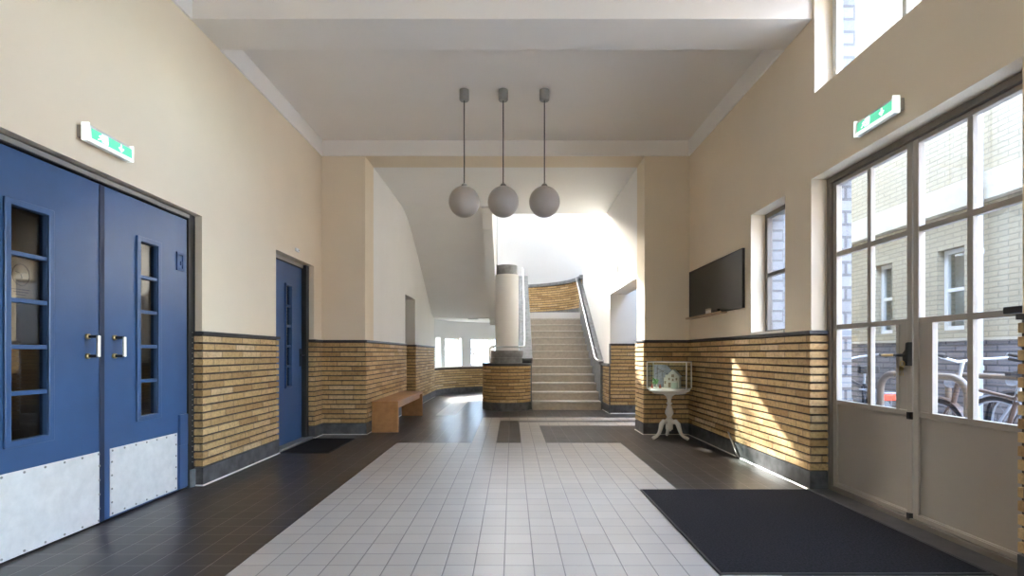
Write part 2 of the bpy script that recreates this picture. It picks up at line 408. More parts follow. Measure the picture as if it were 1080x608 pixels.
# dim vestibule behind the blue doors
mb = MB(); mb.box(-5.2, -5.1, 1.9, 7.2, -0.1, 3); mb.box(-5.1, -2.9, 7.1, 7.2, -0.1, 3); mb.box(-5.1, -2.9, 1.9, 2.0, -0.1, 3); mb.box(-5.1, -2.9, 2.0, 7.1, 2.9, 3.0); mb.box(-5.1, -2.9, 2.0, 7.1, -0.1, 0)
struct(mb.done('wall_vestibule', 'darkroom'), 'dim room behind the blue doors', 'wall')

# stairwell apse
A0, A1 = math.radians(0), math.radians(180)
low = [(133.7, 154.0), (99.5, 124.0), (161.0, 172.0), (70.0, 92.0)]
upw = [(92, 118), (122, 148)]
angs = sorted(set([0, 180] + [a for p in low + upw for a in p] + list(range(0, 181, 5))))
def ahole(a, z):
    if inr(z, 0.745, 1.515): return any(lo < a < hi for lo, hi in low)
    if inr(z, 5.35, 7.25): return any(lo < a < hi for lo, hi in upw)
    return False
def amap(a, z, w): return (ACX + (AR + w) * math.cos(math.radians(a)), ACY + (AR + w) * math.sin(math.radians(a)), z)
ap = MB().grid(angs, [0, 0.745, 1.515, 5.35, 7.25, TOPZ], ahole, 0, 0.30, amap).done('wall_apse', 'apse', smooth=30)
struct(ap, 'curved white wall at the back of the stairwell', 'wall')
mb = MB(); mb.grid([-2.5, -1.0, 0.6, 2.4], [6.9, 9.3, 10.5, 15.3], lambda u, v: inr(u, -1.0, 0.6) and inr(v, 9.3, 10.5), TOPZ, TOPZ + 0.2, lambda u, v, w: (u, v, w))
struct(mb.done('ceiling_stairwell', 'white'), 'high ceiling over the stairwell', 'ceiling')
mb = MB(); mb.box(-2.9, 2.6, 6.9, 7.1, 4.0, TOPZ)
struct(mb.done('wall_sun_absorber', 'darkroom'), 'added dark wall above the hall that absorbs stairwell sun', 'wall')  # unseen dark wall added to cut sun bounce in the stairwell
mb = MB(); mb.box(HL, HR, 7.1, 9.66, 4.001, 4.02)
struct(mb.done('floor_sun_absorber', 'tile_d'), 'added dark tiled layer over the hall ceiling that absorbs sun', 'floor')  # unseen dark layer added so the slab top bounces less sun
mb = MB(); mb.box(HL, HR, 7.28, 9.7, OZ, 4.0)
struct(mb.done('ceiling_hall', 'white'), 'flat white ceiling of the stair hall', 'ceiling')

# ceilings, beam, cornices
mb = MB(); mb.box(XL, XR, 4.48, YB, CZ, 4.3)
struct(mb.done('ceiling', 'ceil'), 'flat pale ceiling carrying the three pendant lamps', 'ceiling')
mb = MB(); mb.box(XL, XR, 4.06, 4.48, 3.72, 4.7)
struct(mb.done('trim_1', 'ceil', bevel=0.006), 'deep pale ceiling beam across the room', 'beam')
mb = MB(); mb.box(XL, XR, -3.3, 4.06, 4.45, 4.7)
struct(mb.done('ceiling_front', 'ceil'), 'high ceiling of the entrance bay', 'ceiling')
mb = MB(); mb.box(XL, XL + 0.02, 4.48, YB, OZ, CZ)
struct(mb.done('trim_2', 'cornice'), 'pale flat cornice along the wall with the blue doors', 'cornice')
mb = MB(); mb.box(XR - 0.02, XR, 4.48, YB, OZ, CZ)
struct(mb.done('trim_3', 'cornice'), 'pale flat cornice along the blackboard wall', 'cornice')
mb = MB(); mb.box(XL, XR, YB - 0.02, YB, OZ, CZ)
struct(mb.done('trim_4', 'ceil'), 'flat grey band over the opening to the stair hall', 'cornice')
mb = MB(); mb.box(XL, XL + 0.02, -3.3, 4.06, OZ, 3.93)
struct(mb.done('trim_5', 'cornice'), 'cornice of the entrance bay over the double doors', 'cornice')

# brick dado: raked courses swept along the wall foot
def dado_prof(top, proud=0.022, back=0.003, plinth=BASE0):
    pr = [(0.0, 0.0), (proud + 0.002, 0.0), (proud + 0.002, plinth - 0.004), (back, plinth - 0.002)]; mt = [1, 1, 1]
    z = plinth
    while z + PITCH <= top + 1e-4:
        pr += [(back, z + 0.006), (proud, z + 0.008), (proud, z + 0.053), (back, z + 0.055)]; mt += [2, 0, 0, 0]
        z += PITCH
    pr += [(back, top), (0.0, top)]; mt += [2, 2]
    return pr, mt
def cap_prof(top, d=0.032, h=0.022): return [(0, top - 0.004), (d, top - 0.004), (d, top + h), (0, top + h)], [0, 0, 0]
def dado(path, parent, top=1.238, z0=0.0, cap='cap', stonem='stone', cap_d=0.032, cap_h=0.022, proud=0.022, seal=True):
    pr, mt = dado_prof(top, proud)
    o = MB().sweep(path, pr, mt, z0).done('brick_dado', ['brick', stonem, 'mortar'], parent)
    pc, mc = cap_prof(top, cap_d, cap_h)
    c = MB().sweep(path, pc, mc, z0).done('dado_cap', cap, parent)
    if seal: MB().sweep(path, [(0.02, 0.0), (0.034, 0.0), (0.026, 0.009), (0.02, 0.010)], [0, 0, 0], z0).done('floor_sealant', 'whitepaint', parent)
    return o
dado([(-2.68, 5.541), (XL, 5.541), (XL, 4.218), (-2.60, 4.218)], wl)
dado([(XL, 2.33), (XL, -3.2)], wl)
dado([(HL - 0.25, 9.45), (HL, 9.45), (HL, YB), (XL, YB), (XL, 6.6), (-2.68, 6.6)], hl)
dado([(HL, ACY), (HL, 10.42), (HL - 0.25, 10.42)], hl)
dado(arc(ACX, ACY, AR, 95, 180, 30), ap, top=0.715, cap='whitepaint', cap_d=0.03, cap_h=0.022, seal=False)
dado([(2.53, 4.078), (XR, 4.078), (XR, YB), (HR, YB), (HR, 7.28), (2.9, 7.28)], wr)
dado([(XR, 2.1), (XR, 2.39)], wr)
dado([(3.6, 9.29), (HR, 9.29)], pw)
dado([(HR, 9.29 - 0.016), (HR, 9.95)], hr, top=0.862, cap='stone_lt', cap_d=0.05, cap_h=0.04)
mb = MB(); mb.box(HR - 0.02, HR + 0.012, 9.26, 9.30, 0.90, 1.26)
mb.done('corner_strip', 'stone_lt', hr, bevel=0.004)

# portal: hall dados meet the pier faces (the swept band turns the corners)

# rear wall of the entrance bay (behind the viewpoint), pierced by an added window for daylight
rw = wallY('wall_rear', -3.3, -3.6, [-2.9, -0.3, 0.3, 2.66], [0, 0.25, 2.0, 4.7], lambda u, v: inr(u, -0.3, 0.3) and inr(v, 0.25, 2.0), 'cream')
struct(rw, 'entrance bay wall with an added window', 'wall')

# ------------------------------------------------------------------ windows
def bars(mb, u0, u1, v0, v1, us, vs, b, w0, w1):
    """outer frame of width b and bars at us / vs; u,v in plane, w depth -- written as (u,w,v)"""
    mb.box(u0, u0 + b, w0, w1, v0, v1); mb.box(u1 - b, u1, w0, w1, v0, v1)
    mb.box(u0 + b, u1 - b, w0, w1, v0, v0 + b); mb.box(u0 + b, u1 - b, w0, w1, v1 - b, v1)
    for u in us: mb.box(u - b * 0.4, u + b * 0.4, w0 + 0.004, w1 - 0.004, v0 + b, v1 - b)
    for v in vs: mb.box(u0 + b, u1 - b, w0 + 0.003, w1 - 0.003, v - b * 0.4, v + b * 0.4)
def window(name, T, u0, u1, v0, v1, us, vs, b, mat, label, pane='glass'):
    mb = MB(T); bars(mb, u0, u1, v0, v1, us, vs, b, -0.025, 0.025)
    o = mb.done(name, mat, bevel=0.003); struct(o, label, 'window')
    MB(T).box(u0 + b * 0.5, u1 - b * 0.5, -0.003, 0.003, v0 + b * 0.5, v1 - b * 0.5).done('pane', pane, o)
    return o
GX = 2.535
TR = lambda p: (GX + p.y, p.x, p.z)
w1 = window('window_1', TR, 4.468, 5.107, 1.265, 2.455, [], [1.85], 0.045, 'grey_d', 'narrow window beside the blackboard')
mb = MB(); mb.tube([(2.50, 4.60, 2.38), (2.46, 4.60, 2.40)], 0.012); mb.lathe([(0, -0.03), (0.022, -0.02), (0.028, 0), (0.022, 0.02), (0, 0.03)], (2.46, 4.60, 2.40), 14)
mb.done('latch_knob', 'black', w1, smooth=40)
mb = MB(); mb.box(XR - 0.012, 2.51, 4.475, 5.10, 1.262, 1.285)
mb.done('sill', 'whitepaint', w1)
w2 = window('window_2', TR, 2.7, 4.034, 3.12, 3.95, [3.30], [], 0.05, 'whitepaint', 'high window above the courtyard door')
wr4 = lambda p: (p.x, -3.45 + p.y, p.z)
w3 = window('window_3', wr4, -0.3, 0.3, 0.25, 2.0, [], [1.3], 0.06, 'grey', 'narrow window added behind the viewpoint for daylight')  # unseen window added to let sky light in from behind
w13 = window('window_13', TR, -1.4, 2.1, 0.3, 2.46, [-0.5, 0.4, 1.3], [1.85], 0.06, 'grey', 'wide glazing added out of view to light the room from the side')  # unseen glazing added to throw side light on the blue-door wall
w4 = window('window_4', lambda p: (4.5 + p.y, p.x, p.z), 7.45, 9.1, 0.4, 2.4, [8.25], [], 0.05, 'whitepaint', 'window added at the end of the right passage for daylight')  # unseen window added to keep the passage from going dark
def apse_window(n, a0, a1, z0, z1, us, vs, label):
    am = math.radians((a0 + a1) / 2); R = (AR + 0.15)
    half = R * math.sin(math.radians((a1 - a0) / 2)) + 0.0
    cx, cy = ACX + R * math.cos(math.radians((a1 - a0) / 2)) * math.cos(am), ACY + R * math.cos(math.radians((a1 - a0) / 2)) * math.sin(am)
    t = (math.sin(am), -math.cos(am)); nn = (math.cos(am), math.sin(am))
    T = lambda p: (cx + t[0] * p.x + nn[0] * p.y, cy + t[1] * p.x + nn[1] * p.y, p.z)
    return window('window_%d' % n, T, -half, half, z0, z1, [u * half for u in us], vs, 0.04, 'whitepaint', label)
window('window_14', lambda p: (p.x, p.z, TOPZ + 0.1 + p.y), -1.0, 0.6, 9.3, 10.5, [-0.2], [], 0.05, 'whitepaint', 'glazed roof light added over the stairwell to brighten it')  # unseen skylight added to send daylight down the stairwell
window('window_15', lambda p: (p.x, p.z, 2.67 + p.y), 2.2, 4.2, 7.45, 9.12, [3.2], [], 0.05, 'whitepaint', 'glazed roof light added over the right passage to brighten it')  # unseen skylight added to brighten passage and hall
apse_window(5, *low[0], 0.745, 1.515, [-0.25], [], 'left low white window in the curved stairwell wall')
apse_window(6, *low[1], 0.745, 1.515, [0.0], [], 'low white window beside the brick drum')
apse_window(7, *low[2], 0.745, 1.515, [], [], 'low window at the corner of the hall wall')
apse_window(8, *low[3], 0.745, 1.515, [0.0], [], 'low window under the stair landing')
for i, (a, b) in enumerate(upw):
    apse_window(9 + i, a, b, 5.35, 7.25, [0.0], [6.3], ['right', 'left'][i] + ' high window of the stairwell')

# ------------------------------------------------------------------ blue double doors
DX = -2.60
def door_leaf(name, y0, y1, g0, g1, gz0, gz1, x, label, frame_w=0.035):
    """x is the room-side face; leaf reaches back 45 mm"""
    mb = MB(); us = [y0, g0, g1, y1]; vs = [0.012, gz0, gz1, 2.148]
    mb.grid(us, vs, lambda u, v: inr(u, g0, g1) and inr(v, gz0, gz1), x, x - 0.045, lambda u, v, w: (w, u, v))
    o = mb.done(name, 'blue', bevel=0.004); struct(o, label, 'door')
    # raised bead round the glass
    mb = MB(); e = frame_w
    mb.grid([g0 - e, g0, g1, g1 + e], [gz0 - e, gz0, gz1, gz1 + e], lambda u, v: inr(u, g0, g1) and inr(v, gz0, gz1), x, x + 0.014, lambda u, v, w: (w, u, v))
    mb.done('glazing_frame', 'blue', o, bevel=0.004)
    n = 5; hgt = (gz1 - gz0) / n
    mb = MB()
    for k in range(1, n): mb.box(x - 0.03, x + 0.004, g0, g1, gz0 + k * hgt - 0.012, gz0 + k * hgt + 0.012)
    mb.done('glazing_bars', 'blue', o, bevel=0.003)
    MB().box(x - 0.026, x - 0.021, g0, g1, gz0, gz1).done('pane', 'glass_dk', o)
    return o
def kick(y0, y1, z0, z1, x, parent):
    mb = MB(); mb.box(x, x + 0.003, y0, y1, z0, z1)
    o = mb.done('kick_plate', 'alu', parent)
    mb = MB()
    pts = []
    ny = 7; nz = 5
    for i in range(ny): pts += [(y0 + 0.02 + (y1 - y0 - 0.04) * i / (ny - 1), z0 + 0.015), (y0 + 0.02 + (y1 - y0 - 0.04) * i / (ny - 1), z1 - 0.015)]
    for k in range(1, nz): pts += [(y0 + 0.015, z0 + (z1 - z0) * k / nz), (y1 - 0.015, z0 + (z1 - z0) * k / nz)]
    for (y, z) in pts: mb.lathe([(0.007, 0), (0.006, 0.003), (0, 0.004)], (x + 0.003, y, z), 8, 'x')
    mb.done('rivets', 'lead', o)
    return o
def pull(y, x, parent):
    mb = MB(); z0, z1 = 1.062, 1.182
    mb.tube([(x, y, z0), (x + 0.055, y, z0), (x + 0.068, y, z0), (x + 0.070, y, z0 + 0.003), (x + 0.070, y, z1 - 0.003), (x + 0.068, y, z1), (x + 0.055, y, z1), (x, y, z1)], 0.0095, 12)
    o = mb.done('pull_handle', 'black', parent, smooth=50)
    MB().tube([(x + 0.070, y, z0 - 0.004), (x + 0.070, y, z1 + 0.004)], 0.0115, 14).done('grip_bar', 'steel', o, smooth=50)
    for z in (z0, z1): MB().lathe([(0.017, 0), (0.017, 0.012), (0.012, 0.016)], (x, y, z), 18, 'x').done('handle_rose', 'brass', o, smooth=40)
dl = door_leaf('door_1', 2.45, 3.270, 2.662, 2.878, 0.622, 1.850, DX, 'near leaf of the blue double doors with a poster behind its glass')
dr = door_leaf('door_2', 3.282, 4.118, 3.592, 3.768, 0.640, 1.862, DX, 'far leaf of the blue double doors')
kick(2.475, 3.255, 0.012, 0.460, DX, dl); kick(3.327, 3.994, 0.024, 0.462, DX, dr)
pull(3.150, DX, dl); pull(3.362, DX, dr)
mb = MB(); mb.box(DX, DX + 0.006, 3.240, 3.280, 0.012, 2.146); mb.done('gap_shade_strip', 'blue_k', dl, bevel=0.003)  # dark strip painted as the shaded gap where the leaves meet
mb = MB(); mb.grid([3.985, 4.003, 4.055, 4.073], [1.725, 1.745, 1.85, 1.868], lambda u, v: inr(u, 4.003, 4.055) and inr(v, 1.745, 1.85), DX, DX + 0.010, lambda u, v, w: (w, u, v))
mb.box(DX + 0.001, DX + 0.008, 4.03, 4.05, 1.77, 1.80)
mb.done('bolt_box', 'blue_d', dr)
mb = MB(); mb.box(DX, DX + 0.022, 4.005, 4.10, 0.36, 0.60); mb.box(DX, DX + 0.012, 4.012, 4.112, 0.02, 0.36); mb.done('floor_bolt_cover', 'blue', dr, bevel=0.003)
# frame of the double doors
mb = MB(); mb.box(-2.70, -2.592, 4.128, 4.214, 0, 2.20); mb.box(-2.70, -2.592, 2.334, 2.44, 0, 2.20); mb.box(-2.70, -2.592, 2.44, 4.128, 2.157, 2.20)
fr = mb.done('trim_6', 'black', bevel=0.004); struct(fr, 'black frame round the blue double doors', 'door frame')
mb = MB(); mb.box(-2.592, -2.586, 2.44, 4.128, 2.165, 2.192)
mb.done('seal_strip', 'lead', fr)
mb = MB(); mb.box(-2.592, -2.576, 4.142, 4.210, 0.0, 0.14); mb.done('foot_block', 'stone_lt', fr)
mb = MB()
for k in range(26): mb.lathe([(0.005, 0), (0.004, 0.006), (0, 0.007)], (-2.592, 4.172, 0.2 + k * 0.042), 8, 'x')
mb.done('frame_studs', 'lead', fr)

# poster on the far side of the glass of the near leaf (a plain line-drawn head)
pt = empty('poster', 'small paper poster with a drawn head behind the second pane of the near blue leaf', 'poster', (DX - 0.034, 2.76, 1.48))
mb = MB(); mb.box(-0.002, 0.0, -0.075, 0.075, -0.11, 0.105); mb.done('sheet', 'paper', pt)
mb = MB()
def line(pts, r=0.0018): mb.tube([(0.0015, y, z) for (y, z) in pts], r, 6)
line([(0.05 * math.cos(a / 12 * 2 * PI) - 0.0, 0.058 * math.sin(a / 12 * 2 * PI) + 0.02) for a in range(13)])
line([(-0.032, 0.035), (-0.008, 0.03)]); line([(0.008, 0.03), (0.032, 0.035)]); line([(0, 0.025), (0.006, 0.0), (-0.004, -0.002)]); line([(-0.018, -0.016), (0.0, -0.02), (0.018, -0.014)])
mb.done('drawing', 'ink', pt)
mb = MB()
for k, wd in enumerate((0.05, 0.042, 0.03)): mb.box(0.0, 0.001, -wd, wd, -0.062 - k * 0.014, -0.056 - k * 0.014)
mb.done('print_lines', 'ink', pt)

# ------------------------------------------------------------------ small blue door
SX = -2.655
d3 = door_leaf('door_3', 5.545, 6.50, 6.035, 6.180, 0.69, 1.885, SX, 'single blue door with a tall slit of panes', 0.018)
mb = MB(); mb.box(SX, SX + 0.020, 6.005, 6.020, 0.67, 1.905); mb.done('side_moulding', 'blue_d', d3)
mb = MB(); mb.box(SX, SX + 0.008, 6.425, 6.470, 0.92, 1.14)
mb.tube([(SX, 6.447, 1.06), (SX + 0.05, 6.447, 1.06), (SX + 0.052, 6.36, 1.06)], 0.009, 10)
mb.done('lever_handle', 'black', d3, smooth=40)
mb = MB(); mb.box(-2.74, -2.60, 6.505, 6.598, 0, 2.198); mb.box(-2.74, -2.645, 5.543, 6.505, 2.152, 2.198)
f3 = mb.done('trim_7', 'black', bevel=0.004); struct(f3, 'black frame round the single blue door', 'door frame')
mb = MB(); mb.box(-2.648, -2.640, 5.545, 6.505, 2.158, 2.196); mb.done('head_strip', 'grey', f3)
mb = MB(); mb.box(-2.66, -2.54, 5.545, 6.598, 0.0, 0.022)
struct(mb.done('trim_8', 'stone_lt', bevel=0.004), 'grey stone doorstep of the single blue door', 'doorstep')
sn = empty('sensor_box', 'tiny white sensor box on the wall over the single blue door', 'sensor', (XL, 6.07, 2.30))
MB().box(0, 0.018, -0.045, 0.045, -0.02, 0.02).done('housing', 'plastic', sn, bevel=0.004)
MB().lathe([(0.008, 0.018), (0.006, 0.022), (0, 0.024)], (0, 0.02, 0), 12, 'x').done('lens', 'grey', sn)

# ------------------------------------------------------------------ glazed courtyard door
mb = MB(TR); bars(mb, 2.392, 4.076, 0.0, 2.458, [], [], 0.045, -0.045, 0.04)
fg = mb.done('trim_9', 'grey_d', bevel=0.004); struct(fg, 'brown grey steel frame of the courtyard door', 'door frame')
def glass_leaf(name, y0, y1, lock_hi, label):
    """lock_hi: lock stile at the high-Y end (True) or low-Y end"""
    T = TR; o = None
    b = 0.042; z0, z1 = 0.02, 2.412; R = [0.70, 1.283, 1.848]
    ym = (y0 + y1) / 2
    mb = MB(T)
    mb.box(y0, y0 + b, -0.022, 0.022, z0, z1); mb.box(y1 - b, y1, -0.022, 0.022, z0, z1)
    mb.box(y0 + b, y1 - b, -0.022, 0.022, z1 - 0.03, z1); mb.box(y0 + b, y1 - b, -0.022, 0.022, z0, z0 + 0.06)
    for z in R: mb.box(y0 + b, y1 - b, -0.018, 0.018, z - 0.018, z + 0.018)
    mb.box(ym - 0.018, ym + 0.018, -0.0165, 0.0165, R[0], z1 - 0.02)
    o = mb.done(name, 'grey', bevel=0.003); struct(o, label, 'door')
    MB(T).box(y0 + 0.02, y1 - 0.02, -0.008, 0.010, z0 + 0.03, R[0]).done('kick_panel', 'grey', o)
    mb = MB(T); mb.box(y0 + b - 0.01, y1 - b + 0.01, -0.030, -0.020, z0 + 0.035, z0 + 0.055); mb.done('weather_bar', 'grey', o)
    MB(T).box(y0 + 0.02, y1 - 0.02, -0.003, 0.003, R[0], z1 - 0.02).done('pane', 'glass', o)
    s0, s1 = (y1 - b - 0.085, y1 - b) if lock_hi else (y0 + b, y0 + b + 0.085)
    mb = MB(T); mb.box(s0, s1, -0.012, 0.012, R[0], R[1]); e = s0 if lock_hi else s1
    mb.box(e - 0.014, e + 0.014, -0.017, 0.017, R[0], R[1]); mb.done('lock_panel', 'grey', o, bevel=0.002)
    return o
g1 = glass_leaf('door_4', 3.236, 4.030, False, 'far leaf of the glazed courtyard door with the keys in its lock')
g2 = glass_leaf('door_5', 2.438, 3.226, True, 'near leaf of the glazed courtyard door')
# lever, escutcheon, keys on the far leaf
lk = MB(); lx = GX - 0.022
lk.prism([(3.232, 1.00), (3.268, 1.00), (3.276, 1.05), (3.276, 1.08), (3.255, 1.10), (3.250, 1.145), (3.232, 1.15)], lx - 0.03, lx, 'x')
lk.tube([(lx - 0.02, 3.262, 1.068), (lx - 0.055, 3.262, 1.068), (lx - 0.058, 3.275, 1.068), (lx - 0.058, 3.305, 1.068)], 0.010, 10)
lko = lk.done('lock_case', 'black', g1, bevel=0.003)
MB().tube([(lx - 0.058, 3.300, 1.068), (lx - 0.060, 3.40, 1.066), (lx - 0.058, 3.415, 1.066)], [0.008, 0.010, 0.008], 12).done('lever', 'brass', lko, smooth=40)
ky = MB(); kx = lx - 0.035
ky.tube([(kx, 3.268 + 0.018 * math.cos(a), 1.012 + 0.018 * math.sin(a)) for a in [i * 2 * PI / 16 for i in range(16)]], 0.003, 8, closed=True)
for k, a in enumerate((-0.18, 0.06, 0.28)):
    ky.T = (lambda a, k: (lambda p: (kx - 0.004 * k, 3.272 + math.sin(a) * (-p.z) + math.cos(a) * p.y, 0.998 + math.cos(a) * p.z + math.sin(a) * p.y)))(a, k)
    ky.box(-0.001, 0.001, -0.010, 0.010, -0.028, 0.0); ky.box(-0.001, 0.001, -0.004, 0.004, -0.062, -0.028)
ko = ky.done('key_bunch', 'brass', smooth=30); tag(ko, 'bunch of brass keys hanging from the lock of the glazed door', 'keys')
mb = MB()
for z in (0.685, 0.05): MB().box(GX - 0.045, GX - 0.022, 3.226, 3.250, z - 0.02, z + 0.025).done('bolt_keeper', 'black', g1)
mb = MB(); mb.box(GX - 0.062, GX - 0.022, 2.44, 2.595, 1.276, 1.312); mb.box(GX - 0.058, GX - 0.030, 2.43, 2.60, 1.284, 1.304); mb.done('push_bar', 'black', g2, bevel=0.004)

# ------------------------------------------------------------------ mats
def mat_obj(x0, x1, y0, y1, label):
    o = empty('door_mat', label, 'mat', ((x0 + x1) / 2, (y0 + y1) / 2, 0))
    a, b = (x1 - x0) / 2, (y1 - y0) / 2
    MB().box(-a + 0.012, a - 0.012, -b + 0.012, b - 0.012, 0.001, 0.011).done('pile', 'mat', o)
    MB().grid([-a, -a + 0.012, a - 0.012, a], [-b, -b + 0.012, b - 0.012, b], lambda u, v: abs(u) < a - 0.012 and abs(v) < b - 0.012, 0.0005, 0.009, lambda u, v, w: (u, v, w)).done('edging', 'rubber', o)
    return o
mat_obj(1.01, 2.330, 2.50, 4.055, 'big charcoal entrance mat in front of the glazed courtyard door')
mat_obj(-2.50, -1.98, 5.56, 6.50, 'small dark mat in front of the single blue door')
mb = MB(); mb.box(2.331, 2.535, 2.40, 4.07, 0.0, 0.012)
struct(mb.done('trim_10', 'cap', bevel=0.003), 'dark threshold under the glazed courtyard door', 'threshold')

# ------------------------------------------------------------------ exit signs
def exit_sign(T, label):
    """u along the sign to the viewer's right, v up, w out of the wall (written as (u,w,v))"""
    o = empty('exit_sign', label, 'exit sign', T(Vector((0, 0, 0))), 0, 'green emergency exit signs')
    O = Vector(o.location)
    L = lambda p: Vector(T(p)) - O
    mb = MB(L); mb.box(-0.175, 0.175, 0.0, 0.028, -0.035, 0.040); mb.done('wall_bracket', 'grey', o, bevel=0.004)
    prof = [(0.028, -0.052), (0.062, -0.052), (0.070, -0.045), (0.066, 0.030), (0.055, 0.050), (0.028, 0.053)]
    mb = MB(L); mb.T = L
    A = [mb.v((-0.180, w, v)) for w, v in prof]; B = [mb.v((0.180, w, v)) for w, v in prof]
    mb.f(A); mb.f(B[::-1])
    for i in range(6): mb.f([A[i], B[i], B[(i + 1) % 6], A[(i + 1) % 6]])
    mb.done('housing', 'plastic', o, bevel=0.004)
    face = lambda u, v, d=0.0: (u, 0.0705 + d - (v + 0.045) * 0.0533, v)
    def quadset(mb, poly, d0, d1):
        A = [mb.v(face(u, v, d0)) for u, v in poly]; B = [mb.v(face(u, v, d1)) for u, v in poly]
        mb.f(A); mb.f(B)
        for i in range(len(poly)): mb.f([A[i], B[i], B[(i + 1) % len(poly)], A[(i + 1) % len(poly)]])
    mb = MB(L); quadset(mb, [(-0.150, -0.030), (0.168, -0.030), (0.168, 0.028), (-0.150, 0.028)], 0.0, 0.002)
    mb.done('green_panel', 'green', o)
    mb = MB(L)
    def q(*p): quadset(mb, p, 0.002, 0.0032)
    # doorway, running figure, arrow
    q((-0.062, -0.026), (-0.030, -0.026), (-0.030, 0.024), (-0.062, 0.024))
    q((-0.076, 0.014), (-0.066, 0.014), (-0.066, 0.024), (-0.076, 0.024))
    q((-0.090, 0.012), (-0.072, 0.010), (-0.078, -0.006), (-0.088, -0.006))
    q((-0.072, 0.010), (-0.064, 0.000), (-0.067, -0.003), (-0.076, 0.005)); q((-0.090, 0.012), (-0.100, 0.002), (-0.097, 0.000), (-0.087, 0.007))
    q((-0.084, -0.006), (-0.068, -0.012), (-0.070, -0.026), (-0.075, -0.026), (-0.074, -0.015), (-0.088, -0.011)); q((-0.088, -0.006), (-0.094, -0.018), (-0.108, -0.022), (-0.108, -0.017), (-0.097, -0.013))
    mb.done('running_figure', 'picto', o); mb = MB(L)
    q((0.072, 0.024), (0.082, 0.024), (0.082, -0.004), (0.072, -0.004)); q((0.077, -0.026), (0.100, -0.002), (0.092, 0.004), (0.077, -0.012), (0.062, 0.004), (0.054, -0.002))
    mb.done('arrow', 'picto', o)
    for u in (-0.182, 0.168): MB(L).box(u, u + 0.014, 0.030, 0.075, -0.053, 0.054).done('end_cap', 'plastic_lit', o, bevel=0.004)
    MB(L).box(-0.168, 0.168, 0.06, 0.074, -0.054, -0.032).done('lower_trim', 'plastic_lit', o, bevel=0.004)
    return o
exit_sign(lambda p: (XL + p.y, 3.178 + p.x, 2.376 + p.z), 'lit green exit sign above the blue double doors')
exit_sign(lambda p: (XR - p.y, 3.282 - p.x, 2.584 + p.z), 'lit green exit sign above the glazed courtyard door')

# ------------------------------------------------------------------ pendant lamps
def pendant(x, y, zc):
    o = empty('pendant_lamp', 'left globe of the row of three opal pendant lamps', 'lamp', (x, y, CZ), 0, 'opal globe pendant lamps')
    MB().lathe([(0.052, 0.0), (0.052, -0.105), (0.046, -0.113), (0.0, -0.113)], (0, 0, 0), 28).done('canopy', 'lead', o, smooth=40)
    zl = zc - CZ
    MB().tube([(0, 0, -0.10), (0, 0, zl + 0.16)], 0.006, 8).done('cord', 'black', o)
    r = 0.166; MB().lathe([(0.022 if i == 0 else r * math.sin(PI * i / 28 + 0.0), zl + r * math.cos(PI * i / 28)) if 0 < i < 28 else (0.0, zl + r * math.cos(PI * i / 28)) for i in range(29)], (0, 0, 0), 40).done('globe', 'opal', o, smooth=60)
    MB().lathe([(0.012, zl + 0.20), (0.03, zl + 0.185), (0.034, zl + 0.155), (0.03, zl + 0.150)], (0, 0, 0), 20).done('globe_holder', 'lead', o, smooth=40)
    return o
PY = 5.55
p1 = pendant(-0.515, PY, 2.715)
p2 = copy_tree(p1); p2.location.x = -0.095; p2['label'] = 'middle globe of the row of three opal pendant lamps'
p3 = copy_tree(p1); p3.location.x = 0.350; p3['label'] = 'right globe of the row of three opal pendant lamps'

# ------------------------------------------------------------------ bench
bn = empty('bench', 'plain wooden bench standing along the brick wall of the stair hall', 'bench', (-1.735, 8.0, 0))
MB().box(-0.18, 0.18, -0.97, 0.97, 0.385, 0.428).done('seat', 'wood', bn, bevel=0.003)
MB().box(-0.18, 0.18, -0.97, -0.925, 0, 0.385).done('end_panel', 'wood', bn, bevel=0.003)
MB().box(-0.18, 0.18, 0.925, 0.97, 0, 0.385).done('end_panel', 'wood', bn, bevel=0.003)
MB().box(0.10, 0.135, -0.925, 0.925, 0.31, 0.385).done('rail', 'wood', bn, bevel=0.003)

# ------------------------------------------------------------------ blackboard
bb = empty('blackboard', 'dark blackboard on the cream wall beside the narrow window', 'blackboard', (XR, 6.02, 1.85))
MB().box(-0.022, 0, -0.775, 0.775, -0.295, 0.295).done('slate', 'board', bb)
MB().grid([-0.785, -0.772, 0.772, 0.785], [-0.305, -0.292, 0.292, 0.305], lambda u, v: abs(u) < 0.772 and abs(v) < 0.292, -0.03, 0.0, lambda u, v, w: (w, u, v)).done('frame', 'black', bb, bevel=0.003)
lg = empty('chalk_ledge', 'narrow wooden ledge fixed below the blackboard', 'ledge', (XR, 6.02, 1.53))
MB().box(-0.075, -0.001, -0.35, 0.79, -0.002, 0.0135).done('shelf_board', 'ledgewood', lg, bevel=0.002)
MB().box(-0.075, -0.068, -0.35, 0.79, 0.0135, 0.020).done('front_lip', 'ledgewood', lg)
er = empty('board_eraser', 'black felt eraser lying on the blackboard ledge', 'eraser', (XR - 0.049, 5.84, 1.544))
MB().box(-0.018, 0.018, -0.065, 0.065, 0, 0.02).done('felt', 'rubber', er); MB().box(-0.016, 0.016, -0.06, 0.06, 0.02, 0.04).done('grip', 'black', er, bevel=0.005)
cb = empty('chalk_box', 'small pale chalk box on the blackboard ledge', 'box', (XR - 0.052, 6.08, 1.544))
MB().box(-0.014, 0.014, -0.05, 0.05, 0, 0.06).done('carton', 'whitepaint', cb, bevel=0.002); MB().box(-0.016, 0.016, -0.052, 0.052, 0.045, 0.066).done('lid', 'concrete', cb, bevel=0.002)
ch = MB().tube([(XR - 0.05, 5.93, 1.550), (XR - 0.045, 6.0, 1.550)], 0.006, 10).done('chalk_stick', 'plastic')
tag(ch, 'white chalk stick lying between the eraser and the chalk box', 'chalk')

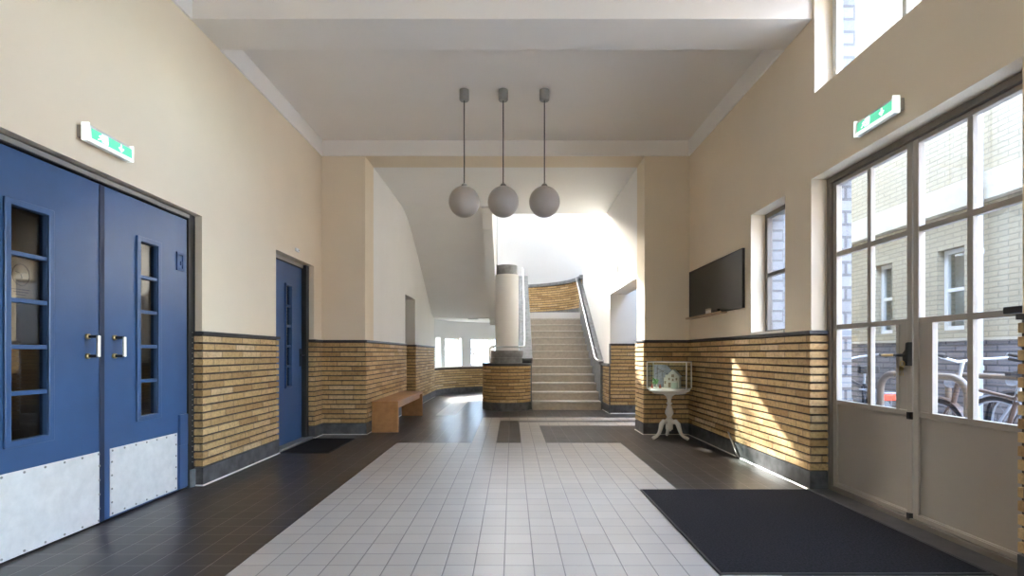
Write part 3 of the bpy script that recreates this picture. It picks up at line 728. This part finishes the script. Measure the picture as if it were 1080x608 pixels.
# ------------------------------------------------------------------ round pedestal table with display case
TX, TY = 1.985, 6.50
tb = empty('pedestal_table', 'small white round tripod table in the corner by the right pier', 'table', (TX, TY, 0))
MB().lathe([(0, 0.575), (0.19, 0.575), (0.205, 0.582), (0.21, 0.597), (0.235, 0.602), (0.25, 0.612), (0.252, 0.622), (0.245, 0.630), (0, 0.630)], (0, 0, 0), 48).done('tabletop', 'whitepaint', tb, smooth=35)
MB().lathe([(0.0, 0.10), (0.02, 0.10), (0.028, 0.115), (0.045, 0.125), (0.047, 0.25), (0.034, 0.262), (0.028, 0.275), (0.036, 0.295), (0.052, 0.325), (0.050, 0.355), (0.030, 0.41), (0.022, 0.435), (0.036, 0.447), (0.036, 0.458), (0.022, 0.468), (0.026, 0.50), (0.040, 0.54), (0.075, 0.565), (0.08, 0.578)], (0, 0, 0), 28).done('column', 'whitepaint', tb, smooth=35)
for ang in (200, 320, 80):
    mb = MB(); a = math.radians(ang)
    pts = [(0.035, 0.215), (0.085, 0.225), (0.115, 0.195), (0.130, 0.14), (0.150, 0.085), (0.185, 0.048), (0.225, 0.032), (0.245, 0.022)]
    mb.tube([(r * math.cos(a), r * math.sin(a), z) for r, z in pts], [0.026, 0.030, 0.030, 0.026, 0.022, 0.020, 0.021, 0.020], 12)
    mb.done('leg', 'whitepaint', tb, smooth=50)
CA = math.radians(-30)
vc_ = empty('display_case', 'glass display case with white edges on the small round table', 'display case', (TX, TY, 0.631), CA)
W2, D2, H2 = 0.24, 0.15, 0.345
MB().box(-W2, W2, -D2, D2, 0, 0.014).done('base_board', 'whitepaint', vc_, bevel=0.002)
mb = MB(); e = 0.006
for sx in (-1, 1):
    for sy in (-1, 1): mb.box(sx * W2 - e, sx * W2 + e, sy * D2 - e, sy * D2 + e, 0.014, H2)
for sy in (-1, 1):
    mb.box(-W2, W2, sy * D2 - e, sy * D2 + e, H2 - 0.010, H2 + 0.002)
for sx in (-1, 1): mb.box(sx * W2 - e, sx * W2 + e, -D2, D2, H2 - 0.0102, H2 + 0.0018)
mb.done('edge_frame', 'whitepaint', vc_)
mb = MB()
for sy in (-1, 1): mb.box(-W2 + e, W2 - e, sy * (D2 - 0.001) - 0.002, sy * (D2 - 0.001) + 0.002, 0.014, H2 - 0.01)
for sx in (-1, 1): mb.box(sx * (W2 - 0.001) - 0.002, sx * (W2 - 0.001) + 0.002, -D2 + e, D2 - e, 0.014, H2 - 0.01)
mb.box(-W2 + e, W2 - e, -D2 + e, D2 - e, H2 - 0.008, H2 - 0.004)
mb.done('glass_panel', 'glass_case', vc_)
def local(x, y, z=0.0):
    c, s_ = math.cos(CA), math.sin(CA); return (TX + x * c - y * s_, TY + x * s_ + y * c, 0.6455 + z)
# model house
mh = empty('model_house', 'small white gabled model house inside the glass case', 'model house', local(0.055, 0.0), CA)
def gable(x0, x1, h, pk, y0, y1, holes):
    mb = MB(); mb.prism([(x0, 0), (x1, 0), (x1, h), ((x0 + x1) / 2, pk), (x0, h)], y0, y1, 'y'); return mb
MB().prism([(-0.075, 0), (0.075, 0), (0.075, 0.155), (0.0, 0.225), (-0.075, 0.155)], -0.05, 0.07, 'y').done('house_body', 'whitepaint', mh)
mb = MB()
for s_ in (-1, 1):
    mb.prism([(s_ * 0.088, 0.142), (s_ * 0.084, 0.138), (0, 0.222), (0, 0.234)], -0.062, 0.082, 'y')
mb.done('roof', 'whitepaint', mh)
MB().box(-0.115, -0.075, -0.03, 0.05, 0, 0.13).done('side_wing', 'whitepaint', mh)
MB().box(-0.105, -0.085, 0.0, 0.02, 0.13, 0.165).done('chimney', 'whitepaint', mh)
mb = MB()
for (x, z, w, h) in ((0.0, 0.155, 0.016, 0.018), (-0.045, 0.115, 0.010, 0.014), (0.0, 0.105, 0.010, 0.014), (0.045, 0.115, 0.010, 0.014), (-0.04, 0.04, 0.016, 0.03), (-0.098, 0.07, 0.010, 0.018)):
    yy = -0.05 if x > -0.08 else -0.03
    MB().box(x - w, x + w, yy - 0.003, yy, z - h, z + h).done('house_window', 'darkroom', mh)
cd = empty('model_booth', 'pale mint card box in front of the model house', 'box', local(0.085, -0.095), CA)
MB().box(-0.035, 0.035, -0.03, 0.03, 0, 0.085).done('carton', 'mint', cd, bevel=0.002); MB().box(-0.037, 0.037, -0.032, 0.032, 0.075, 0.090).done('lid', 'whitepaint', cd, bevel=0.002)
mt = empty('model_tree', 'tiny green model tree at the left inside the glass case', 'model tree', local(-0.16, -0.05))
MB().tube([(0, 0, 0), (0, 0, 0.06)], 0.005, 8).done('trunk', 'bark', mt)
mb = MB()
for k in range(16):
    a = k * 2.4; r = 0.028 * math.sqrt((k + 1) / 16); zz = 0.055 + 0.055 * ((k * 7) % 16) / 16
    mb.lathe([(0, -0.016), (0.012, -0.008), (0.016, 0.002), (0.010, 0.012), (0, 0.016)], (r * math.cos(a), r * math.sin(a), zz), 7)
mb.done('crown', 'leafgreen', mt)
for k, (x, y) in enumerate(((-0.19, -0.10), (-0.13, -0.11), (-0.09, -0.10))):
    f = MB().lathe([(0, 0), (0.014, 0), (0.016, 0.012), (0.008, 0.030), (0.010, 0.036), (0.007, 0.046), (0, 0.05)], local(x, y), 12).done('model_figure', ['modelred', 'whitepaint', 'modelred'][k], smooth=40)
    tag(f, ['red model figure at the left end inside the glass case', 'white model figure between the two red ones in the glass case', 'red model figure nearest the model house'][k], 'figurine', 'model figures in the glass case')
bc = empty('back_card', 'blue grey printed card standing at the back of the glass case', 'card', local(-0.085, 0.125), CA)
MB().prism([(-0.135, 0), (0.06, 0), (0.15, 0.16), (0.02, 0.29), (-0.135, 0.29)], -0.004, 0.0, 'y').done('card', 'backcard', bc)
mb = MB()
for (a, b) in (((-0.11, 0.25), (0.05, 0.16)), ((-0.09, 0.28), (-0.10, 0.05)), ((-0.03, 0.2), (-0.02, 0.02)), ((-0.12, 0.17), (0.0, 0.22))):
    mb.tube([(a[0], -0.005, a[1]), (b[0], -0.005, b[1])], 0.0022, 6)
mb.done('printed_branches', 'ink', bc)

# slim strips leaning at the foot of the brick wall
st = empty('metal_strip', 'slim silver strip leaning against the plinth in the sunlight', 'metal strip', (XR - 0.03, 5.30, 0))
MB(lambda p: (p.x, p.y + p.z * 0.95, p.z * 0.9)).box(-0.014, -0.004, -0.015, 0.015, 0, 0.26).done('strip', 'steel', st)
MB(lambda p: (p.x, p.y + p.z * 0.95, p.z * 0.9)).box(-0.018, -0.002, -0.018, 0.018, 0, 0.012).done('strip_foot', 'rubber', st)

# ------------------------------------------------------------------ stairs
RIS, TRD, SY0, SXL, SXR = 0.163, 0.27, 9.85, 0.395, 1.705
sc_ = empty('staircase', 'straight terrazzo staircase rising to the curved landing', 'staircase', (1.05, SY0, 0))
def scp(mb, name, mat, **kw):
    o = mb.done(name, mat, sc_, **kw); o.matrix_parent_inverse = Matrix.Translation(-Vector(sc_.location)); return o
for k in range(13):
    y0 = SY0 + k * TRD; z1 = (k + 1) * RIS
    mb = MB(); d = TRD + 0.03 if k < 12 else 0.12
    mb.prism([(y0 + 0.022, z1 - RIS), (y0 + d, z1 - RIS), (y0 + d, z1), (y0, z1), (y0 - 0.004, z1 - 0.012), (y0, z1 - 0.030), (y0 + 0.022, z1 - 0.034)], SXL, SXR, 'x')
    o = scp(mb, 'step', 'step')
    o.data.materials.append(M['nosing'])
    for p in o.data.polygons:
        c = p.center
        if c.z > z1 - 0.032 and c.y < y0 + 0.02 or abs(p.normal.z) > 0.9 and c.z > z1 - 0.001: p.material_index = 1
SLP = RIS / TRD
def sz(y, off): return (y - SY0) * SLP + off
Y1 = 13.10
# left string wall with coping
mb = MB(); mb.prism([(10.0, 0), (Y1, 0), (Y1, sz(Y1, 1.05)), (10.0, sz(10.0, 0.86))], 0.165, 0.385, 'x'); scp(mb, 'string_wall', 'stone_lt')
mb = MB(); mb.prism([(10.0, sz(10.0, 0.80)), (Y1, sz(Y1, 1.02)), (Y1, sz(Y1, 1.10)), (10.0, sz(10.0, 0.90))], 0.150, 0.400, 'x'); scp(mb, 'string_coping', 'stone_lt', bevel=0.006)
# right string with brick face and coping
mb = MB(); mb.prism([(9.93, 0), (Y1, sz(Y1, -0.2)), (Y1, sz(Y1, 0.95)), (9.93, sz(9.93, 0.82))], 1.707, 1.768, 'x'); scp(mb, 'wall_string', 'stone_lt')
mb = MB(); mb.prism([(9.93, sz(9.93, 0.82)), (Y1, sz(Y1, 0.93)), (Y1, sz(Y1, 1.02)), (9.93, sz(9.93, 0.88))], 1.675, 1.768, 'x'); scp(mb, 'wall_coping', 'stone_lt', bevel=0.006)
for k in range(13):
    pass
mb = MB()
for k in range(13):
    y0 = SY0 + k * TRD; z1 = (k + 1) * RIS
    mb.box(SXR - 0.075, SXR + 0.003, y0 + 0.03, y0 + TRD + 0.03, z1 - 0.02, z1 + 0.05)
# handrails
mb = MB(); mb.tube([(0.275, 13.05, sz(13.05, 1.30)), (0.275, 11.5, sz(11.5, 1.22)), (0.255, 10.2, sz(10.2, 1.12)), (0.235, 9.86, 1.235), (0.215, 9.76, 1.215), (0.17, 9.74, 1.21), (-0.34, 9.74, 1.21), (-0.40, 9.745, 1.20), (-0.425, 9.75, 1.16), (-0.425, 9.75, 0.92)], 0.017, 12)
scp(mb, 'handrail', 'chrome', smooth=50)
mb = MB(); mb.tube([(1.62, 13.0, sz(13.0, 1.08)), (1.62, 11.5, sz(11.5, 0.98)), (1.62, 10.05, sz(10.05, 0.88)), (1.63, 9.86, 0.96), (1.66, 9.78, 0.945), (1.74, 9.76, 0.945)], 0.017, 12)
scp(mb, 'handrail', 'chrome', smooth=50)
mb = MB()
for y in (10.3, 11.5, 12.8): scp(MB().tube([(1.62, y, sz(y, 0.96)), (1.69, y, sz(y, 0.90))], 0.009, 8), 'rail_bracket', 'chrome')
for y in (10.5, 11.7, 12.8): scp(MB().tube([(0.270, y, sz(y, 1.16)), (0.270, y, sz(y, 0.98))], 0.009, 8), 'rail_bracket', 'chrome')

# landing
pts = [(HL + 0.0, ACY - 0.02), (HR, ACY - 0.02)] + [p for p in arc(ACX, ACY, AR, 0, 180, 36)]
mb = MB(); mb.prism(pts[1:], 1.965, 2.115, 'z')
lnd = mb.done('ceiling_under_landing', 'white'); struct(lnd, 'landing slab in the curved end of the stairwell', 'landing')
mb = MB(); mb.box(HL, 0.16, ACY - 0.06, ACY + 0.06, 1.955, 2.12)
mb.done('edge_beam', 'white', lnd)
mb = MB(); mb.box(-1.1, -0.85, ACY - 0.02, ACY + 0.08, 1.943, 1.956); mb.done('beam_slot', 'lead', lnd)
dado(arc(ACX, ACY, AR, -2, 150, 48), lnd, top=0.86, z0=2.115, cap='stone_lt', stonem='stone_lt', cap_d=0.08, cap_h=0.07, seal=False)

# upper return flight: sloping white soffit with string
sof = [(12.9, 1.965), (12.5, 2.07), (11.5, 2.67), (10.6, 3.18), (10.1, 3.44), (9.7, 3.60), (9.4, 3.68), (9.2, 3.714)]
mb = MB(); mb.prism(sof + [(9.2, 4.05), (9.7, 4.0), (12.9, 2.13)], HL, -0.37, 'x')
uf = mb.done('upper_stair_flight', 'white', smooth=25); tag(uf, 'white sloping underside of the upper stair flight over the hall', 'stairs')
uf['kind'] = 'structure'
mb = MB(); mb.prism([(y, z - 0.17 if y > 9.5 else z - 0.03) for y, z in sof] + [(9.2, 4.6), (9.7, 4.9), (12.9, 3.0)], -0.55, -0.365, 'x')
mb.done('side_string', 'white', uf)

# pull cord by the string
pc = empty('pull_cord', 'thin pull cord hanging beside the upper flight near the column top', 'cord', (-0.30, 10.4, 2.86))
MB().tube([(0, 0, 0.02), (0, 0, 0.98)], 0.004, 6).done('string', 'lead', pc)
MB().lathe([(0, -0.02), (0.014, -0.018), (0.014, 0.012), (0.004, 0.022)], (0, 0, 0), 12).done('toggle', 'lead', pc)

# brick drum with round column
nd = empty('stair_pillar', 'round brick drum with a cream column at the foot of the stairs', 'pillar', (-0.10, 10.13, 0))
cx, cy, dr_ = -0.10, 10.13, 0.458
pth = [(x - cx, y - cy) for x, y in arc(cx, cy, dr_, 360, 0, 64)]
pr, mtt = dado_prof(0.86)
o = MB().sweep(pth, pr, mtt).done('brick_drum', ['brick', 'stone', 'mortar'], nd)
MB().lathe([(0, 0.85), (0.485, 0.85), (0.492, 0.858), (0.492, 0.888), (0.484, 0.896), (0, 0.896)], (0, 0, 0), 64).done('drum_cap', 'cap', nd, smooth=35)
MB().lathe([(0.0, 0.896), (0.325, 0.896), (0.325, 1.00), (0.315, 1.005), (0.315, 1.02), (0.318, 1.025), (0.318, 1.125), (0.308, 1.14), (0, 1.14)], (0, 0, 0), 48).done('column_base', 'stone_lt', nd, smooth=35)
MB().lathe([(0.228, 1.14), (0.228, 2.62)], (0, 0, 0), 48).done('shaft', 'white', nd, smooth=35)
MB().lathe([(0, 2.62), (0.205, 2.62), (0.205, 2.795), (0.198, 2.805), (0, 2.81)], (0, 0, 0), 48).done('column_cap', 'stone_lt', nd, smooth=35)

# thermostat box
th = empty('wall_switch', 'small white box on the wall above the right passage opening', 'switch', (HR, 8.62, 2.52))
MB().box(-0.014, 0, -0.05, 0.05, -0.08, 0.08).done('housing', 'plastic', th, bevel=0.004); MB().box(-0.017, -0.013, -0.025, 0.025, -0.03, 0.03).done('rocker', 'grey', th)

# ------------------------------------------------------------------ outdoors: courtyard
mb = MB(); mb.box(2.66, 30, -6, 14, -0.12, -0.02); g = mb.done('ground_courtyard', 'pave'); struct(g, 'paved courtyard outside the glazed door', 'ground')
mb = MB(); mb.box(-14, 14, 15.4, 40, -0.6, -0.4); g = mb.done('ground_garden', 'lawn'); struct(g, 'garden ground behind the stairwell', 'ground')
mb = MB(); mb.box(-25, 25, -60, -3.6, -0.3, -0.05); g = mb.done('ground_front', 'concrete'); struct(g, 'paved forecourt', 'ground')
OX = 6.0
wins = [(6.83, 7.26), (8.12, 8.5), (5.2, 5.6)]
OY0 = 4.2
oy = sorted(set([OY0, 14] + [a for w in wins for a in w]))
mb = MB(); mb.grid(oy, [1.285, 1.40, 2.52, 3.9, 5.4, 9.0], lambda u, v: any(inr(u, a, b) for a, b in wins) and (inr(v, 1.40, 2.52) or (inr(v, 3.9, 5.4) and u < 6)), OX, OX + 0.4, lambda u, v, w: (w, u, v))
oc = mb.done('wall_courtyard', 'ob_cream'); struct(oc, 'pale brick wall across the courtyard', 'wall')
MB().box(OX - 0.03, OX + 0.4, OY0, 14, -0.1, 1.25).done('brick_base', 'ob_dark', oc)
MB().box(OX - 0.05, OX + 0.3, OY0, 14, 1.25, 1.285).done('ledge', 'concrete', oc)
MB().box(OX - 0.12, OX + 0.3, OY0, 14, 3.0, 3.35).done('string_course', 'concrete', oc)
n = 20
CW = ['white framed courtyard wall window behind the drainpipe', 'white framed courtyard wall window behind the far glazed leaf', 'lower courtyard wall window nearest the viewer', 'upper courtyard wall window seen through the high window']
for (a, b) in wins:
    for (z0, z1) in ((1.40, 2.52), (3.9, 5.4)):
        if z0 > 3 and a > 6: continue
        window('window_%d' % n, lambda p: (OX + 0.12 + p.y, p.x, p.z), a, b, z0, z1, [], [(z0 + z1) / 2], 0.06, 'whitepaint', CW[n - 20], 'glass'); n += 1
mb = MB(); mb.box(OX + 0.25, OX + 0.5, OY0, 14, 0, 9); struct(mb.done('wall_courtyard_inner', 'concrete'), 'pale backing for blinds behind the courtyard windows', 'wall')  # flat pale slab standing in for blinds behind the panes
dp = empty('drainpipe', 'pale blue drainpipe on the courtyard wall behind the bicycles', 'drainpipe', (OX - 0.21, 6.42, 0))
MB().tube([(0, 0, -0.02), (0, 0, 8.0)], 0.065, 16).done('pipe', 'pvc', dp, smooth=60)
for z in (0.9, 2.35, 3.9): MB().lathe([(0.065, -0.03), (0.075, -0.028), (0.075, 0.028), (0.065, 0.03)], (0, 0, z), 20).done('pipe_clip', 'pvc', dp)
mb = MB(); mb.box(2.70, 4.6, 7.0, 7.28, -0.1, 3.6); struct(mb.done('wall_wing', 'ob_grey'), 'grey brick wing outside the narrow window', 'wall')
mb = MB(); mb.box(2.70, 5.98, 12.0, 12.3, -0.1, 11.0); struct(mb.done('wall_sun_block', 'ob_cream'), 'tall brick wall added to keep sun off the courtyard', 'wall')  # out of view, added to block sun from the courtyard
mb = MB(); mb.grid([-3.6, -1.4, 2.1, 2.39, 2.7, 4.034, 4.078, 4.468, 5.107, 7.0], [-0.1, 0.3, 1.265, 2.455, 2.46, 3.12, 3.95, 6.0], lambda u, v: (inr(u, -1.4, 2.1) and inr(v, 0.3, 2.46)) or (inr(u, 2.39, 4.078) and v < 2.46) or (inr(u, 4.468, 5.107) and inr(v, 1.265, 2.455)) or (inr(u, 2.7, 4.034) and inr(v, 3.12, 3.95)), 2.5555, 2.69, lambda u, v, w: (w, u, v))
struct(mb.done('wall_outer_skin', 'ob_grey'), 'grey brick outer face of the courtyard side', 'wall')
mb = MB(); mb.box(-2.9, 2.66, -3.6, 6.9, 4.7, 5.0); struct(mb.done('roof', 'concrete'), 'flat roof over the entrance hall', 'roof')

mb = MB(); mb.box(2.45, 2.66, 7.3, 15.3, 7.0, 12.5); struct(mb.done('wall_shade_slab', 'ob_grey'), 'tall slab added beside the stairwell to shade the courtyard', 'wall')  # unseen slab added to cast shade over the courtyard
mb = MB(); mb.box(2.82, 26, -3.6, -3.2, -0.1, 7.5); struct(mb.done('wall_sky_block', 'ob_dark'), 'dark brick wall added behind the viewpoint to block sky light', 'wall')  # unseen wall added to cut the bright sky on the near side
# bicycle: local x forward, z up
def bicycle(label, x, y, rz, frame_mat, lean=0.05):
    o = empty('bicycle', label, 'bicycle', (x, y, -0.02), rz, 'bicycles parked in the courtyard'); o.rotation_euler = (lean, 0, rz)
    R = 0.34; ra, fa = Vector((-0.52, 0, R)), Vector((0.55, 0, R))
    bbk = Vector((-0.06, 0, 0.28)); seat = Vector((-0.20, 0, 0.80)); hd0 = Vector((0.40, 0, 0.64)); hd1 = Vector((0.345, 0, 0.90))
    mb = MB()
    for (a, b, r) in ((bbk, seat, 0.016), (bbk, hd0, 0.019), (seat * 0.92 + bbk * 0.08, hd1 * 0.75 + hd0 * 0.25, 0.016), (hd0, hd1, 0.020)): mb.tube([a, b], r, 10)
    for s_ in (-1, 1):
        mb.tube([ra + Vector((0, s_ * 0.06, 0)), bbk + Vector((0, s_ * 0.035, 0))], 0.010, 8)
        mb.tube([ra + Vector((0, s_ * 0.06, 0)), seat * 0.95 + bbk * 0.05 + Vector((0, s_ * 0.018, 0))], 0.009, 8)
    mb.done('frame', frame_mat, o, smooth=50)
    mb = MB()
    for s_ in (-1, 1): mb.tube([hd0 + Vector((0, s_ * 0.03, 0)), hd0 + Vector((0.03, s_ * 0.05, -0.08)), fa + Vector((0, s_ * 0.055, 0))], 0.011, 8)
    mb.done('fork', frame_mat, o, smooth=50)
    for c in (ra, fa):
        mb = MB(); mb.tube([c + Vector((R * 0.93 * math.cos(t), 0, R * 0.93 * math.sin(t))) for t in [i * 2 * PI / 40 for i in range(40)]], 0.010, 8, closed=True)
        for k in range(20):
            t = k * 2 * PI / 20; mb.tube([c + Vector((0.02 * math.cos(t), 0.02 * (-1) ** k, 0.02 * math.sin(t))), c + Vector((R * 0.92 * math.cos(t + 0.2 * (-1) ** k), 0, R * 0.92 * math.sin(t + 0.2 * (-1) ** k)))], 0.0014, 4)
        mb.lathe([(0.012, -0.05), (0.022, -0.03), (0.022, 0.03), (0.012, 0.05)], c, 12, 'y')
        w = mb.done('wheel', 'bike_slv', o)
        MB().tube([c + Vector((R * math.cos(t), 0, R * math.sin(t))) for t in [i * 2 * PI / 40 for i in range(40)]], 0.021, 10, closed=True).done('tyre', 'rubber', w, smooth=60)
        mb = MB(); a0, a1 = (20, 200) if c is ra else (-20, 150)
        P = [(R + 0.035) for _ in range(15)]
        for k in range(14):
            t0, t1 = math.radians(a0 + (a1 - a0) * k / 14), math.radians(a0 + (a1 - a0) * (k + 1) / 14); r = R + 0.034
            q = [mb.v(c + Vector((rr * math.cos(t), s_ * 0.028, rr * math.sin(t)))) for t in (t0, t1) for rr in (r, r + 0.005) for s_ in (-1, 1)]
            for f_ in ((0, 1, 3, 2), (4, 6, 7, 5), (0, 4, 5, 1), (2, 3, 7, 6), (0, 2, 6, 4), (1, 5, 7, 3)): mb.f([q[i] for i in f_])
        mb.done('mudguard', frame_mat, o)
    mb = MB(); mb.tube([seat, seat + Vector((-0.03, 0, 0.12))], 0.013, 10); mb.done('seat_post', 'chrome', o)
    mb = MB(); sd = seat + Vector((-0.04, 0, 0.15))
    A = [(-0.14, 0.09), (-0.10, 0.105), (0.0, 0.07), (0.08, 0.035), (0.15, 0.022), (0.165, 0.0), (0.15, -0.022), (0.08, -0.035), (0.0, -0.07), (-0.10, -0.105), (-0.14, -0.09)]
    lo = [mb.v(sd + Vector((x_ * 0.95, y_ * 0.9, -0.045 if x_ < 0 else -0.025))) for x_, y_ in A]; hi = [mb.v(sd + Vector((x_, y_ * 0.85, 0.012 + (0.02 if x_ < -0.05 else 0)))) for x_, y_ in A]
    mb.f(lo); mb.f(hi)
    for i in range(len(A)): mb.f([lo[i], lo[(i + 1) % len(A)], hi[(i + 1) % len(A)], hi[i]])
    mb.done('saddle', 'leather', o, bevel=0.01)
    mb = MB(); ht = hd1 + Vector((-0.025, 0, 0.13)); mb.tube([hd1, ht], 0.014, 10)
    mb.tube([ht + Vector((-0.20, -0.30, 0.03)), ht + Vector((-0.08, -0.28, 0.05)), ht + Vector((0.05, -0.14, 0.03)), ht + Vector((0.05, 0, 0)), ht + Vector((0.05, 0.14, 0.03)), ht + Vector((-0.08, 0.28, 0.05)), ht + Vector((-0.20, 0.30, 0.03))], 0.011, 10)
    hb = mb.done('handlebar', 'chrome', o, smooth=60)
    for s_ in (-1, 1): MB().tube([ht + Vector((-0.21, s_ * 0.302, 0.028)), ht + Vector((-0.10, s_ * 0.285, 0.047))], 0.017, 10).done('grip', 'rubber', hb, smooth=60)
    mb = MB(); mb.lathe([(0, -0.02), (0.03, -0.015), (0.045, 0.03), (0.042, 0.05), (0, 0.055)], hd1 + Vector((0.06, 0, -0.05)), 16, 'x'); mb.done('headlamp', 'bike_slv', o, smooth=40)
    mb = MB()
    for s_ in (-0.06, 0.0, 0.06): mb.tube([Vector((-0.80, s_, 0.745)), Vector((-0.25, s_, 0.745))], 0.006, 6)
    for s_ in (-1, 1): mb.tube([Vector((-0.72, s_ * 0.06, 0.745)), ra + Vector((0, s_ * 0.07, 0))], 0.006, 6)
    mb.tube([Vector((-0.80, -0.06, 0.745)), Vector((-0.80, 0.06, 0.745))], 0.006, 6); mb.tube([Vector((-0.25, -0.06, 0.745)), Vector((-0.25, 0.06, 0.745))], 0.006, 6)
    mb.done('luggage_rack', 'bike_slv', o)
    MB().box(-0.835, -0.805, -0.05, 0.05, 0.68, 0.735).done('rear_light', 'red', o, bevel=0.008)
    mb = MB(); mb.lathe([(0.085, -0.003), (0.09, 0), (0.085, 0.003)], bbk + Vector((0, -0.05, 0)), 24, 'y'); mb.tube([bbk + Vector((0, -0.066, 0)), bbk + Vector((0, 0.066, 0))], 0.014, 8); mb.tube([bbk + Vector((0, -0.065, 0)), bbk + Vector((0.12, -0.065, -0.12)), bbk + Vector((0.12, -0.15, -0.12))], 0.009, 8); mb.tube([bbk + Vector((0, 0.065, 0)), bbk + Vector((-0.12, 0.065, 0.12)), bbk + Vector((-0.12, 0.15, 0.12))], 0.009, 8)
    mb.done('crankset', 'bike_slv', o)
    mb = MB(); mb.tube([Vector((-0.10, 0.05, 0.27)), Vector((-0.20, 0.22, 0.02))], 0.009, 8); mb.done('kickstand', 'bike_slv', o)
    return o
bicycle('dark bicycle with a red rear light behind the far glazed leaf', 3.62, 5.34, 1.265, 'bike_blk', -0.04)
bicycle('brown bicycle with its handlebar behind the steel hoop', 3.72, 4.02, PI / 2 - 0.05, 'bike_brn', 0.06)
bicycle('silver bicycle by the drainpipe behind the near glazed leaf', 4.55, 4.25, PI / 2 + 0.1, 'bike_slv', 0.05)
bicycle('dark bicycle standing nearest the pale courtyard wall', 5.15, 4.75, PI / 2 - 0.12, 'bike_blk', -0.06)
def hoop(x, y0, y1, z, label):
    o = empty('bike_hoop', label, 'bike rack', (x, (y0 + y1) / 2, -0.02), 0, 'steel bicycle hoops'); h = (y1 - y0) / 2; r = 0.14
    P = [(0, -h, 0), (0, -h, z - r)] + [(0, -h + r - r * math.cos(t), z - r + r * math.sin(t)) for t in [PI / 2 * i / 6 for i in range(1, 7)]]
    P += [(0, -p[1], p[2]) for p in P[::-1]]
    MB().tube(P, 0.026, 14).done('hoop', 'rack', o, smooth=60)
    for s_ in (-1, 1): MB().lathe([(0.055, 0), (0.055, 0.008), (0.03, 0.012)], (0, s_ * h, 0), 16).done('foot_plate', 'rack', o)
hoop(3.12, 3.52, 4.36, 0.93, 'thick taupe steel hoop right outside the glazed door')
hoop(4.15, 3.9, 4.9, 0.90, 'second taupe steel hoop deeper in the courtyard')

mb = MB(); mb.box(-16, 16, 30, 30.5, -0.5, 8.5); struct(mb.done('wall_backdrop', 'pvc'), 'pale backdrop added beyond the garden to dim the low windows', 'backdrop')  # added to cut the bright sky behind the low windows
# trees behind the low windows
def tree(x, y, label, seed):
    rnd = random.Random(seed); o = empty('bare_tree', label, 'tree', (x, y, -0.42))
    MB().tube([(0, 0, 0), (0.05, 0.0, 1.2), (-0.05, 0.05, 2.4), (0.05, 0, 3.6), (0.0, 0.0, 5.0)], [0.16, 0.13, 0.11, 0.08, 0.04], 12).done('trunk', 'bark', o, smooth=60)
    mb = MB()
    def grow(p, d, L, r, k):
        q = p + d * L; m = (p + q) / 2 + Vector((rnd.uniform(-.1, .1), rnd.uniform(-.1, .1), rnd.uniform(-.05, .1))) * L
        mb.tube([p, m, q], [r, r * 0.8, r * 0.6], 6)
        if k > 0:
            for _ in range(3):
                d2 = (d + Vector((rnd.uniform(-.8, .8), rnd.uniform(-.8, .8), rnd.uniform(-.4, .6)))).normalized()
                grow(m if rnd.random() < .4 else q, d2, L * rnd.uniform(.55, .75), r * 0.55, k - 1)
    for i in range(9):
        a = i * 2.4 + rnd.random(); grow(Vector((0, 0, 0.9 + i * 0.42)), Vector((math.cos(a), math.sin(a), 0.35)).normalized(), 1.3, 0.05, 3)
    mb.done('branches', 'bark', o)
tree(-0.75, 18.3, 'bare tree outside the low window beside the brick drum', 3)
tree(-4.6, 22.6, 'bare tree outside the left low stairwell window', 5)

# ------------------------------------------------------------------ light
SUN = Vector((0.385, -0.92, -0.584)).normalized()
sd = bpy.data.lights.new('sun', 'SUN'); sd.energy = 9.5; sd.angle = math.radians(0.6); sd.color = (1.0, 0.95, 0.87)
so = bpy.data.objects.new('sun', sd); COL.objects.link(so); so.rotation_euler = SUN.to_track_quat('-Z', 'Y').to_euler(); so.location = (-6, 20, 14)
wd = bpy.data.worlds.new('sky'); S.world = wd; wd.use_nodes = True; nt = wd.node_tree; nt.nodes.clear()
out = nt.nodes.new('ShaderNodeOutputWorld'); bg = nt.nodes.new('ShaderNodeBackground'); sk = nt.nodes.new('ShaderNodeTexSky')
sk.sky_type = 'NISHITA'; sk.sun_disc = False; sk.sun_elevation = math.radians(30); sk.sun_rotation = math.atan2(-SUN.x, -SUN.y); sk.air_density = 1.0; sk.dust_density = 2.5
hs = nt.nodes.new('ShaderNodeHueSaturation'); hs.inputs['Saturation'].default_value = 0.8; nt.links.new(sk.outputs[0], hs.inputs['Color']); nt.links.new(hs.outputs[0], bg.inputs[0]); nt.links.new(bg.outputs[0], out.inputs[0]); bg.inputs[1].default_value = 3.0

# ------------------------------------------------------------------ camera
cam = bpy.data.cameras.new('camera'); cam.sensor_width = 36.0; cam.lens = 543.0 / 1080.0 * 36.0
cam.shift_x = 0.0; cam.shift_y = (373.5 - 304.0) / 1080.0; cam.clip_start = 0.05; cam.clip_end = 200
co = bpy.data.objects.new('camera', cam); COL.objects.link(co); co.location = (0, 0, 1.076); co.rotation_euler = (PI / 2, 0, 0)
S.camera = co
S.view_settings.view_transform = 'Standard'; S.view_settings.look = 'None'; S.view_settings.gamma = 1.0; S.view_settings.use_curve_mapping = False
S.view_settings.exposure = 1.98
S.cycles.max_bounces = 12; S.cycles.diffuse_bounces = 8; S.cycles.glossy_bounces = 4; S.cycles.transparent_max_bounces = 16
S.cycles.sample_clamp_indirect = 6.0; S.cycles.caustics_reflective = False; S.cycles.caustics_refractive = False
